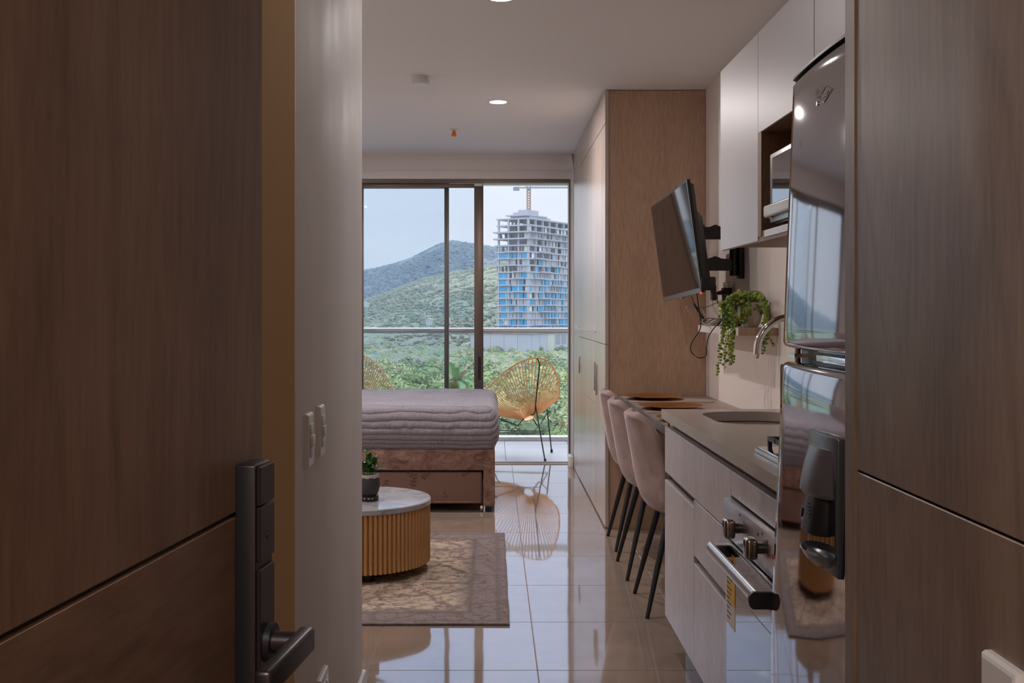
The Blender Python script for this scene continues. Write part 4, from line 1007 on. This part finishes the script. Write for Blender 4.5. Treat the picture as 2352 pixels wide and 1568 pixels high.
sk_ = thing('sprinkler_head', 'ceiling sprinkler head with an orange protective cap', 'sprinkler', (-.275, 7.81, ZC))
fin('flange', MB().lathe([(.031, ZC - .001), (.030, ZC - .004), (.012, ZC - .008)], -.275, 7.81, 24), 'plastic', sk_)
fin('cap', box(-.290, -.256, 7.795, 7.825, ZC - .047, ZC - .026, bev=.003).box(-.284, -.262, 7.80, 7.82, ZC - .028, ZC - .006, bev=.002), 'orange', sk_)

# ------------------------------------------------------------------ BALCONY FURNITURE
HOOP = [(1233, 822, 9.40), (1262, 832, 9.42), (1278, 860, 9.48), (1285, 890, 9.58), (1281, 915, 9.70), (1258, 931, 9.88), (1210, 941, 10.06), (1160, 947, 10.16), (1112, 946, 10.16), (1082, 932, 10.04), (1088, 912, 9.86), (1120, 889, 9.70), (1160, 853, 9.55), (1197, 830, 9.45)]
def lounge(label, dx=0, rot=0, pivot=(.2, 9.7)):
    t = thing('lounge_chair', label, 'chair', (pivot[0], pivot[1], 0), group='orange string chairs on the balcony')
    hp = arc_closed([P(*h) for h in HOOP], 8)
    fin('hoop', MB().tube(hp, .0065, 8, closed=True), 'cordm', t)
    rc = P(1215, 960, 9.62); n = len(hp)
    c = sum(hp, Vector()) / n; nrm = Vector((-.25, .50, .83)).normalized()
    a1 = (hp[0] - rc); a1 = (a1 - nrm * a1.dot(nrm)).normalized(); a2 = nrm.cross(a1)
    # sense of rotation
    if (hp[8] - rc).dot(a2) < 0: a2 = -a2
    rr = .048
    ring = [rc + (a1 * math.cos(2 * math.pi * i / 32) + a2 * math.sin(2 * math.pi * i / 32)) * rr for i in range(32)]
    fin('centre_ring', MB().tube(ring, .005, 6, closed=True), 'cordm', t)
    q = MB(); L = [0]
    for i in range(n): L.append(L[-1] + (hp[(i + 1) % n] - hp[i]).length)
    K = 74
    for k in range(K):
        s = L[-1] * k / K; i = max(j for j in range(n) if L[j] <= s); f = (s - L[i]) / (L[i + 1] - L[i]); p = hp[i].lerp(hp[(i + 1) % n], f)
        v = p - rc; ang = math.atan2(v.dot(a2), v.dot(a1)); r_ = rc + (a1 * math.cos(ang) + a2 * math.sin(ang)) * rr
        mid = (p + r_) / 2 + Vector((0, 0, -.006))
        q.tube([p, mid, r_], [.0046, .0044, .0030], 5)
    o = fin('cord_weave', q, 'cordm', t); o['kind'] = 'stuff'
    r0 = .0055
    fin('spine_rod', MB().tube(arc([P(1234, 823, 9.40), P(1238, 832, 9.37), P(1239, 842, 9.37), P(1234, 890, 9.40), P(1230, 930, 9.44), P(1228, 948, 9.50), P(1220, 952, 9.56)], 5), r0, 8), 'blackm', t)
    near = fin('leg', MB().tube([P(1230, 930, 9.44), P(1252, 1059, 9.19)], r0, 8), 'blackm', t)
    far_ = fin('leg', MB().tube([P(1256, 934, 9.92), P(1267, 1037, 9.82)], r0, 8), 'blackm', t)
    lf = [(P(1252, 1059, 9.19) + Vector((-.62, .02, 0))), (P(1267, 1037, 9.82) + Vector((-.62, .12, 0)))]
    fin('leg', MB().tube([P(1140, 960, 9.45), lf[0]], r0, 8), 'blackm', t); fin('leg', MB().tube([P(1150, 950, 10.05), lf[1]], r0, 8), 'blackm', t)
    for p in (P(1252, 1059, 9.19), P(1267, 1037, 9.82), *lf):
        fin('foot', MB().tube([(p.x, p.y, .0), (p.x, p.y, .028)], .011, 10), 'black', t)
    fin('seat_rod', MB().tube(arc([P(1120, 952, 9.5), P(1140, 959, 9.5), P(1186, 976, 9.5), P(1192, 974, 9.52), P(1202, 961, 9.58)], 5), r0, 8), 'blackm', t)
    fin('seat_rod', MB().tube(arc([P(1225, 963, 9.66), P(1235, 977, 9.7), P(1243, 970, 9.8), P(1258, 945, 9.9)], 5), r0, 8), 'blackm', t)
    za = P(1239, 994, 9.315); zb = P(1258, 990, 9.84)
    fin('stretcher', MB().tube([za, (za.x - .60, za.y + .02, za.z)], .0045, 8).tube([zb, (zb.x - .60, zb.y + .1, zb.z)], .0045, 8).tube([za, zb], .0045, 8), 'blackm', t)
    return t
lounge('orange string lounge chair facing out over the balcony beside the bed end')
c2 = copy_tree([o for o in S.objects if o.name == 'lounge_chair'][0])
c2.location = (-1.13, 9.84, 0); c2.rotation_euler = (0, 0, R(168)); c2['label'] = 'orange string lounge chair mostly hidden behind the corridor wall and bed'
bt = thing('balcony_table', 'small round balcony side table carrying the potted grass', 'table', (-.36, 10.1, 0))
fin('table_top', MB().lathe([(.002, .425), (.14, .425), (.15, .432), (.14, .440), (.002, .440)], -.36, 10.1, 32), 'blackm', bt)
for k in range(3):
    a = k * 2.1; fin('leg', MB().tube([(-.36 + .1 * math.cos(a), 10.1 + .1 * math.sin(a), .428), (-.36 + .14 * math.cos(a), 10.1 + .14 * math.sin(a), 0)], .007, 8), 'blackm', bt)
pg = thing('potted_grass', 'bushy yellow-green ornamental grass in a grey pot on the balcony', 'plant', (-.355, 10.1, .44))
fin('pot', MB().lathe([(.045, .44), (.06, .47), (.062, .535), (.056, .535), (.05, .52), (.002, .52)], -.355, 10.1, 24), 'greypot', pg)
q = MB(); rnd = random.Random(3)
for i in range(330):
    a = rnd.uniform(0, 6.283); s = rnd.uniform(.0, .035); L = rnd.uniform(.07, .125); tl = rnd.uniform(.0, .75)
    b0 = Vector((-.355 + s * math.cos(a), 10.1 + s * math.sin(a), .525)); tip = b0 + Vector((math.cos(a) * L * math.sin(tl), math.sin(a) * L * math.sin(tl), L * math.cos(tl)))
    sd_ = Vector((-math.sin(a), math.cos(a), 0)) * .0018; q.tri(b0 - sd_, b0 + sd_, tip)
o = fin('grass_blades', q, 'grass_m', pg, smooth=False, fixn=False); o['kind'] = 'stuff'
oj = thing('balcony_ornament', 'tiny pale bead-like ornament just behind the quilt edge by the window', 'ornament', (-.30, 9.96, .44))
fin('base', MB().lathe([(.012, .44), (.02, .46), (.02, .50), (.012, .525), (.004, .53)], -.30, 9.96, 14), 'potwhite', oj)
fin('cap', MB().lathe([(.006, .529), (.007, .545), (.001, .555)], -.30, 9.96, 10), 'yellow', oj)

# ------------------------------------------------------------------ OUTSIDE: TERRAIN
def interp(tab, x):
    if x <= tab[0][0]: return tab[0][1]
    for (a, b), (c, d) in zip(tab, tab[1:]):
        if x <= c: f = (x - a) / (c - a); return b + (d - b) * f
    return tab[-1][1]
def sm5(t): t = max(0, min(1, t)); return t * t * (3 - 2 * t)
R1 = [(-600, -14), (-300, -8), (-180, 0), (-105, 8), (-84, 16), (-58, 25.5), (-36, 30.5), (-15, 33.7), (3, 37.2), (40, 44), (120, 54), (260, 60), (600, 40)]
R2 = [(-900, 12), (-500, 30), (-300, 42), (-176, 52), (-149, 57), (-125, 63.5), (-112, 68), (-90, 78.5), (-72, 88), (-54, 93), (-33, 90), (4, 84), (60, 78), (200, 66), (500, 50), (900, 20)]
GZ = -19
def hz1(x, y):
    c = interp(R1, x * 900 / max(y, 600) if y < 900 else x)
    t = sm5((y - 480) / 420) ** .9 if y < 900 else 1 - .6 * sm5((y - 900) / 250)
    return GZ + (c - GZ) * t
def hz2(x, y):
    c = interp(R2, x); t = sm5((y - 950) / 550) if y < 1500 else 1 - sm5((y - 1500) / 500); return GZ + (c - GZ) * t
def terrain(x0, x1, y0, y1, sx, sy, f, amp, wl):
    q = MB(); nx, ny = int((x1 - x0) / sx), int((y1 - y0) / sy); g = []
    for j in range(ny + 1):
        r_ = []
        for i in range(nx + 1):
            x = x0 + sx * i; y = y0 + sy * j; z = f(x, y)
            z += amp * (noise.noise(Vector((x / wl, y / wl, 0))) + .8 * noise.noise(Vector((x / wl * 2.3, y / wl * 2.3, 4)))) + amp * 1.6 * noise.noise(Vector((x / 90, y / 90, 9)))
            r_.append(q.bm.verts.new((x, y, z)))
        g.append(r_)
    for j in range(ny):
        for i in range(nx): q.bm.faces.new((g[j][i], g[j][i + 1], g[j + 1][i + 1], g[j + 1][i]))
    return q
struct('ground', terrain(-500, 560, 60, 540, 20, 20, lambda x, y: GZ, .8, 30), 'terr', ang=180)
def terr_mat(name, cols, fine_):
    m = mat(name, (.2, .25, .15), .95); t = m.node_tree; b = bsdf(m); geo = N(t, 'ShaderNodeNewGeometry')
    n1 = nz(t, geo.outputs['Position'], .013, 5, .65); n2 = nz(t, geo.outputs['Position'], .11, 4, .75)
    c = ramp(t, n1, cols); c = mixc(t, .5, c, ramp(t, n2, fine_)); t.links.new(c, b.inputs['Base Color']); return m
mh1 = terr_mat('near_hill_brush', [(.36, (.08, .13, .08)), (.46, (.13, .17, .07)), (.54, (.24, .21, .12)), (.62, (.14, .18, .07)), (.7, (.27, .26, .12))], [(.38, (.06, .10, .065)), (.62, (.25, .25, .13))])
mh2 = terr_mat('far_hill_hazed_forest', [(.33, (.04, .075, .09)), (.6, (.06, .10, .10)), (.8, (.08, .12, .10))], [(.38, (.03, .06, .07)), (.62, (.10, .14, .13))])  # bluish distance haze is mixed into these forest colours
struct('hill', terrain(-420, 500, 480, 1150, 5, 7, hz1, 2.2, 14), mh1, ang=180)
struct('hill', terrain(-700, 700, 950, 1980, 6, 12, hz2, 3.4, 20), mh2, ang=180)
# bushes and tree crowns covering the slopes, too many and small to count
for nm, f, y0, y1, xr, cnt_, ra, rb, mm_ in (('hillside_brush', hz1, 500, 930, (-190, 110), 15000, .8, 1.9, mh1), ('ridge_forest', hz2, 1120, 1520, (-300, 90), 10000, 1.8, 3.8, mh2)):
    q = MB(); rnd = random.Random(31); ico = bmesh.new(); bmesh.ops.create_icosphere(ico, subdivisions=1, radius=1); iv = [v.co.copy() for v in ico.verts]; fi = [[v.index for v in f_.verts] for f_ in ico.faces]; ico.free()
    V = []; Fc = []
    for i in range(cnt_):
        y = y0 + (y1 - y0) * rnd.random() ** .8; x = rnd.uniform(*xr); rad = rnd.uniform(ra, rb); z = f(x, y); b0 = len(V)
        for v in iv: k_ = rad * rnd.uniform(.7, 1.25); V.append((x + v.x * k_, y + v.y * k_, z + v.z * k_ * .7 + rad * .2))
        Fc += [[b0 + a for a in t_] for t_ in fi]
    q.bm.free(); me = bpy.data.meshes.new(nm); me.from_pydata(V, [], Fc); me.materials.append(mm_); o = bpy.data.objects.new(nm, me); C.objects.link(o)
    tag(o, 'brush and small trees dotted over the nearer green hillside' if nm == 'hillside_brush' else 'dark tree crowns along the far blue-green mountain ridge', 'vegetation'); o['kind'] = 'stuff'
# scrub trees on the valley floor
def treemesh(seed, hue):
    r = random.Random(seed); q = MB(); lobes = []
    for i in range(7): lobes.append((Vector((r.uniform(-2.2, 2.2), r.uniform(-2.2, 2.2), r.uniform(2.6, 4.6))), r.uniform(1.2, 2.1)))
    lobes.append((Vector((0, 0, 3.6)), 2.2))
    for c, rad in lobes:
        for k in range(150):
            v = Vector((r.gauss(0, 1), r.gauss(0, 1), r.gauss(0, 1))).normalized()
            if v.z < -.5: continue
            p = c + v * rad * r.uniform(.78, 1.08); p.z = c.z + (p.z - c.z) * .8
            a = Vector((r.gauss(0, 1), r.gauss(0, 1), r.gauss(0, 1))).normalized() * r.uniform(.22, .5); b = a.cross(v + Vector((r.uniform(-.5, .5), r.uniform(-.5, .5), .1))).normalized() * r.uniform(.2, .42)
            q.tri(p - a, p + b, p + a * .6 - b * .7)
        b2 = bmesh.new(); bmesh.ops.create_icosphere(b2, subdivisions=1, radius=rad * .82); q.add(b2, Matrix.Translation(c) @ Matrix.Diagonal((1, 1, .8, 1)))
    return q
folm = mat('hazed_scrub_foliage', (.15, .22, .06), .9)
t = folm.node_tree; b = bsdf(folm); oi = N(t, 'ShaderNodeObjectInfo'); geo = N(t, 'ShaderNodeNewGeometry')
c = ramp(t, oi.outputs['Random'], [(0, (.16, .23, .12)), (.2, (.25, .33, .12)), (.4, (.40, .44, .14)), (.6, (.20, .28, .14)), (.8, (.46, .46, .18)), (1, (.38, .32, .22))])  # greens lightened and dulled, valley haze put into the colour
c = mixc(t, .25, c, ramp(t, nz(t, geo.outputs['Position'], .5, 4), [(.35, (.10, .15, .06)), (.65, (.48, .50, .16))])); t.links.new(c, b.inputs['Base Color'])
protos = []
for s in range(4):
    tt = thing('scrub_tree', 'bushy green scrub tree on the valley floor beyond the balcony', 'tree', (0, 0, 0), group='scrub trees on the valley floor')
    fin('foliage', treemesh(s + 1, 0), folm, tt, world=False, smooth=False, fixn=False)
    fin('trunk', MB().tube([(0, 0, -1), (.1, 0, 1.2), (0, .1, 3)], [.28, .2, .12], 7), 'stem', tt, world=False)
    protos.append(tt)
rnd = random.Random(21); cnt = 0; used = set()
for row in range(30):
    Y = 150 * (1.042 ** row); x0, x1 = -Y * .145, Y * .10; step = 6.6 * (1 + .012 * row); x = x0 + rnd.uniform(0, step)
    while x < x1 and cnt < 285:
        y = Y + rnd.uniform(-2.5, 2.5)
        if cnt < 4: o = protos[cnt]
        else: o = copy_tree(protos[rnd.randrange(4)])
        s = rnd.uniform(.95, 1.65) * (1 if Y < 300 else .62); o.location = (x, y, GZ - rnd.uniform(.3, 1.2)); o.rotation_euler = (0, 0, rnd.uniform(0, 6.28)); o.scale = (s, s, s * rnd.uniform(.8, 1.05)); cnt += 1
        x += step * rnd.uniform(.75, 1.25)
# rest of the brush as one mass of shrubs
q = MB(); rnd = random.Random(8)
for i in range(3200):
    Y = rnd.uniform(300, 540); x = rnd.uniform(-Y * .16, Y * .115); rad = rnd.uniform(1.3, 3.0)
    if Y > 455 and -12 < x < 80: continue
    b2 = bmesh.new(); bmesh.ops.create_icosphere(b2, subdivisions=1, radius=rad)
    for v in b2.verts: v.co *= rnd.uniform(.75, 1.2)
    q.add(b2, Matrix.Translation((x, Y, GZ + .5 + rad * .4)) @ Matrix.Diagonal((1, 1, .8, 1)))
shm = mat('distant_shrub', (.2, .25, .12), .95); t = shm.node_tree; b = bsdf(shm); geo = N(t, 'ShaderNodeNewGeometry')
t.links.new(ramp(t, nz(t, geo.outputs['Position'], .07, 4, .7), [(.38, (.11, .19, .10)), (.48, (.22, .27, .11)), (.56, (.30, .24, .20)), (.66, (.17, .23, .10))]), b.inputs['Base Color'])
o = tag(fin('undergrowth', q, shm, smooth=False), 'low scrub covering the valley floor between the trees and the tower', 'shrubs'); o['kind'] = 'stuff'
# palm among them
pm = thing('palm_tree', 'small palm with dry fronds just below the balcony rail', 'tree', (-3.3, 80, -19))
top_ = P(1050, 876, 80); fin('trunk', MB().tube([(top_.x, 80, -19), top_], [.25, .18], 8), 'stem', pm)
dryf = mat('dry_frond', (.42, .30, .20), .8); grf = mat('green_frond', (.20, .34, .12), .7)
for k in range(15):
    a = k * 2 * math.pi / 15; el_ = rnd.uniform(.25, 1.25); L = rnd.uniform(1.3, 2.0); q = MB()
    pts = []
    for i in range(7):
        s = i / 6; pts.append(top_ + Vector((math.cos(a) * math.cos(el_) * L * s, math.sin(a) * math.cos(el_) * L * s, math.sin(el_) * L * s - 1.1 * s * s * (1 if el_ < .8 else .3))))
    q.tube(pts, .03, 4)
    for i in range(1, 7):
        d = (pts[i] - pts[i - 1]).normalized(); sd_ = d.cross(Vector((0, 0, 1))).normalized()
        for m_ in range(3):
            p = pts[i - 1].lerp(pts[i], m_ / 3)
            for sg in (-1, 1): q.tri(p, p + d * .12, p + (d * .5 + sd_ * sg * .8 + Vector((0, 0, -.25))) * .42)
    fin('frond', q, dryf if k % 4 == 1 else grf, pm, smooth=False, fixn=False)
hz = fin('haze', box(-900, 900, 20, 2100, -60, 260), 'terr', smooth=False); hz['kind'] = 'stuff'; tag(hz, 'thin bluish haze hanging over the whole valley and hills outside', 'haze')
hm = bpy.data.materials.new('valley_haze'); hm.use_nodes = True; t = hm.node_tree; t.nodes.clear(); o = N(t, 'ShaderNodeOutputMaterial'); vs = N(t, 'ShaderNodeVolumeScatter')
vs.inputs['Color'].default_value = (.86, .93, 1, 1); vs.inputs['Density'].default_value = .00022; vs.inputs['Anisotropy'].default_value = .0; t.links.new(vs.outputs[0], o.inputs['Volume'])
hz.data.materials[0] = hm
# houses on the slope
for (px, py, Y, w_) in ((985, 733, 560, 1.5), (840, 696, 760, 2.2)):
    c = P(px, py, Y); hs = thing('hillside_house', 'small white-roofed house half way up the green hillside' if px > 900 else 'tiny white house low on the hill at the left window edge', 'house', (c.x, Y, c.z - 2))
    fin('wall', box(c.x - w_, c.x + w_, Y, Y + 6, c.z - 3, c.z), 'potwhite', hs, smooth=False)
    fin('roof', MB().prism([(-w_ * 1.1, 0), (w_ * 1.1, 0), (0, .7)], (c.x, Y - .3, c.z), (1, 0, 0), (0, 0, 1), (0, 1, 0), 6.6), 'plastic', hs, smooth=False)

# ------------------------------------------------------------------ TOWER UNDER CONSTRUCTION
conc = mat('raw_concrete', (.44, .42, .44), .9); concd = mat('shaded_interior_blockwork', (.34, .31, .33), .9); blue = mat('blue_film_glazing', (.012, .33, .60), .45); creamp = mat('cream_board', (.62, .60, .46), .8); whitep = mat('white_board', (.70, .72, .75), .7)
Cn = Vector((16.3, 490, 0)); rd = Vector((.52, .854, 0)).normalized(); ldv = Vector((-.854, .52, 0)).normalized()
LL, LR = 17.0, 62.0; SP = 2.99; ZT = 42.6; ZB = ZT - 16 * SP
greyp = mat('podium_wall', (.50, .49, .50), .9)
tw = thing('unfinished_tower', 'unfinished concrete high-rise with blue-filmed windows seen through the open door', 'building', (Cn.x, Cn.y + 10, ZB - 10))
def tp_(a, b, z): return Cn + rd * a + ldv * b + Vector((0, 0, z))
def tbox(mb, a0, a1, b0, b1, z0, z1):
    vs = [mb.bm.verts.new(tp_(a, b, z)) for z in (z0, z1) for a, b in ((a0, b0), (a1, b0), (a1, b1), (a0, b1))]
    for f in ((3, 2, 1, 0), (4, 5, 6, 7), (0, 1, 5, 4), (1, 2, 6, 5), (2, 3, 7, 6), (3, 0, 4, 7)): mb.bm.faces.new([vs[i] for i in f])
    return mb
rnd = random.Random(4)
for k in range(17):
    z = ZT - k * SP; ov_ = .0 if k < 2 else (1.3 if k in (2, 3) else .3)
    q = MB(); tbox(q, -ov_, LR, -.2, LL + ov_ * .8, z - .62, z)
    if k >= 4: tbox(q, 2.0, 6, LL, LL + 2.2, z - .45, z + .1)
    if k >= 5:
        s0 = rnd.choice((4, 9, 14, 20)); tbox(q, s0, s0 + 11, -1.3, 0, z - .42, z + .1)
        s0 = rnd.choice((2, 6, 9)); tbox(q, -1.2, 0, s0, s0 + 6, z - .42, z + .1)
    elif k in (2, 3): tbox(q, 0, LR, -1.2, 0, z - .42, z)
    fin('floor_slab', q, conc, tw, smooth=False)
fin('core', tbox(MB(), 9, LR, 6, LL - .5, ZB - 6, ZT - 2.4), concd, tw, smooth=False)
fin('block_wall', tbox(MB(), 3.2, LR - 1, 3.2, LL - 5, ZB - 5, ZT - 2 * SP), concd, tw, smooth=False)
cs = MB()
for a in (0.4, 6.8, 13.5, 20, 27, 34, 41, 48): tbox(cs, a - .4, a + .4, .1, 1.1, ZB - 12, ZT)
for b in (5.6, 10.8, LL - 1): tbox(cs, .1, .9, b - .4, b + .4, ZB - 12, ZT)
for a in (13.5, 27): tbox(cs, a - .4, a + .4, LL - 1, LL - .2, ZB - 5, ZT)
for b in (6, 11): 
    for a in (8, 16): tbox(cs, a - .4, a + .4, b, b + .8, ZB, ZT)
fin('columns', cs, conc, tw, smooth=False).name = 'column_frame'
nwin = 0
for k in range(1, 17):
    z1 = ZT - k * SP - .42; z0 = z1 - SP + .42 + .02
    # right-hand (long) face windows / walls
    a = .9
    while a < 46:
        w_ = rnd.choice((1.9, 2.6, 3.2, 4.2)); typ = rnd.random(); dep = .35
        q = MB()
        if k >= 8: kind = 'blue' if typ < .58 else ('wall' if typ < .94 else 'cream')
        elif k >= 5: kind = 'blue' if typ < .22 else ('wall' if typ < .6 else ('cream' if typ < .68 else 'open'))
        else: kind = 'wall' if typ < .5 else ('cream' if typ < .62 else 'open')
        if k == 1: kind = 'open' if typ < .5 else 'cream'
        if kind == 'blue':
            f_ = fin('window', tbox(q, a, a + w_, dep, dep + .1, z0 + .1, z1), blue, tw, smooth=False); nwin += 1
            if w_ > 3: fin('mullion', tbox(MB(), a + w_ / 2 - .06, a + w_ / 2 + .06, dep - .06, dep + .02, z0 + .1, z1), 'bezel', f_, smooth=False)
        elif kind == 'wall': fin('wall', tbox(q, a, a + w_, .5, .75, z0, z1), conc, tw, smooth=False)
        elif kind == 'cream': fin('board', tbox(q, a, a + w_ * .6, .4, .5, z0, z1), creamp if rnd.random() < .7 else whitep, tw, smooth=False)
        if rnd.random() < .12: fin('fin_wall', MB().prism([(0, z0), (1.5, z0), (1.2, z0 + 1.2), (.3, z1), (0, z1)], tp_(a + w_ + .15, .3, 0), -ldv, (0, 0, 1), rd, .2), conc, tw, smooth=False)
        a += w_ + rnd.uniform(.3, .9)
    b_ = .9
    while b_ < LL - 1.6:
        w_ = rnd.choice((1.8, 2.2, 3.0)); w_ = min(w_, LL - .4 - b_); typ = rnd.random(); q = MB()
        if k >= 8: kind = 'blue' if typ < .68 else ('wall' if typ < .93 else 'cream')
        elif k == 5: kind = 'blue' if typ < .5 else 'wall'
        elif k >= 6: kind = 'wall' if typ < .4 else 'open'
        else: kind = 'open' if typ < .85 else 'cream'
        if kind == 'blue': fin('window', tbox(q, .35, .45, b_, b_ + w_, z0 + .1, z1), blue, tw, smooth=False); nwin += 1
        elif kind == 'wall': fin('wall', tbox(q, .5, .75, b_, b_ + w_, z0, z1), conc, tw, smooth=False)
        elif kind == 'cream': fin('board', tbox(q, .4, .5, b_, b_ + w_ * .6, z0, z1), creamp, tw, smooth=False)
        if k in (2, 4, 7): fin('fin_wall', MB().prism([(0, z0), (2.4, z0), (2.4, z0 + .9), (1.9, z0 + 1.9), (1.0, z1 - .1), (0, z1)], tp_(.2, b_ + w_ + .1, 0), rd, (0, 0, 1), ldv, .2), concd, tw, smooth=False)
        b_ += w_ + rnd.uniform(.25, .7)
fin('roof_deck', tbox(MB(), 6, 26, 3, 13, ZT, ZT + 1.3), conc, tw, smooth=False)
fin('roof_deck', tbox(MB(), 4, 22, 2.5, 14.5, ZT + 1.3, ZT + 1.9), conc, tw, smooth=False)
fin('roof_room', tbox(MB(), 7, 9, 4, 12, ZT + 1.9, ZT + 4).__class__() if False else tbox(tbox(MB(), 6, 16, 4, 9, ZT + 1.9, ZT + 4.1), 9, 9.6, 9.4, 13.5, ZT + 1.9, ZT + 3.4), conc, tw, smooth=False)
fin('podium', tbox(MB(), -3, LR, -3, LL + 12, ZB - 12, ZB - 3.9), greyp, tw, smooth=False)
for a in range(0, 60, 7): fin('wall_panel', tbox(MB(), a - 2.9 + .15, a + 3.9, -3.25, -3.0, ZB - 12, ZB - 4.1), greyp if a != 14 else creamp, tw, smooth=False)
for b in range(0, 28, 7): fin('wall_panel', tbox(MB(), -3.25, -3.0, b - 2.9, b + 3.9, ZB - 12, ZB - 4.1), greyp, tw, smooth=False)
for a in (21, 27, 33, 39, 45): fin('opening_shade', tbox(MB(), a - 1.6, a + 2.4, -3.45, -3.2, ZB - 9, ZB - 4.6), concd, tw, smooth=False)  # solid dark boxes paint the shade inside the podium bays
fin('podium_slab', tbox(MB(), -4, LR + 4, -4, LL + 14, ZB - 3.9, ZB - 3.3), conc, tw, smooth=False)
q = MB()
for i in range(12): tbox(q, -2.6, -2.4, -1 + i * 2.4, .2 + i * 2.4, ZB - 3.3, ZB - 1.2)
for i in range(14): tbox(q, i * 3.1, 1.9 + i * 3.1, -2.6, -2.4, ZB - 3.3, ZB - 1.2)
fin('hoarding_panels', q, blue, tw, smooth=False)['kind'] = 'stuff'
# tower crane
cr_ = thing('tower_crane', 'slender tower crane rising from the roof of the unfinished tower', 'crane', tuple(tp_(12, 7, ZT + 1.9)))
ycr = 500.0; base = P(1214.5, 484, ycr); tpz = P(1214.5, 428, ycr).z
crm = mat('crane_mast', (.42, .22, .11), .6); crw = mat('crane_jib', (.22, .25, .30), .6)
q = MB(); w_ = .75; zz = ZT + 4.12; nst = 9; hs = (tpz - zz) / nst
for sx in (-1, 1):
    for sy in (-1, 1): q.tube([(base.x + sx * w_, ycr + sy * w_, zz), (base.x + sx * w_, ycr + sy * w_, tpz)], .24, 5)
for i in range(nst):
    a, b = zz + i * hs, zz + (i + 1) * hs
    for sy in (-1, 1):
        q.tube([(base.x - w_, ycr + sy * w_, a), (base.x + w_, ycr + sy * w_, b)], .15, 4).tube([(base.x + w_, ycr + sy * w_, a), (base.x - w_, ycr + sy * w_, b)], .15, 4)
    for sx in (-1, 1): q.tube([(base.x + sx * w_, ycr - w_, a), (base.x + sx * w_, ycr + w_, b)], .15, 4)
fin('mast', q, crm, cr_, smooth=False)
q = MB(); jx0, jx1 = P(1186, 430, ycr).x, base.x + 42; jz = P(1214, 431, ycr).z
for dz, dy in ((0, -.6), (0, .6), (1.1, 0)): q.tube([(jx0 if dz == 0 else base.x - 2, ycr + dy, jz + dz), (jx1, ycr + dy, jz + dz)], .22, 5)
x = base.x - 2
while x < jx1 - 1.5:
    for dy in (-.6, .6): q.tube([(x, ycr + dy, jz), (x + .8, ycr, jz + 1.1), (x + 1.6, ycr + dy, jz)], .11, 4)
    x += 1.6
fin('jib', q, crw, cr_, smooth=False)
fin('counterweight', box(jx0 - 1.4, jx0 + 1.4, ycr - .8, ycr + .8, jz - 1.3, jz + .3), crw, cr_, smooth=False)
fin('cab', box(base.x - .9, base.x + .9, ycr - 1.2, ycr + .9, jz - 1.0, jz + .2), crw, cr_, smooth=False)
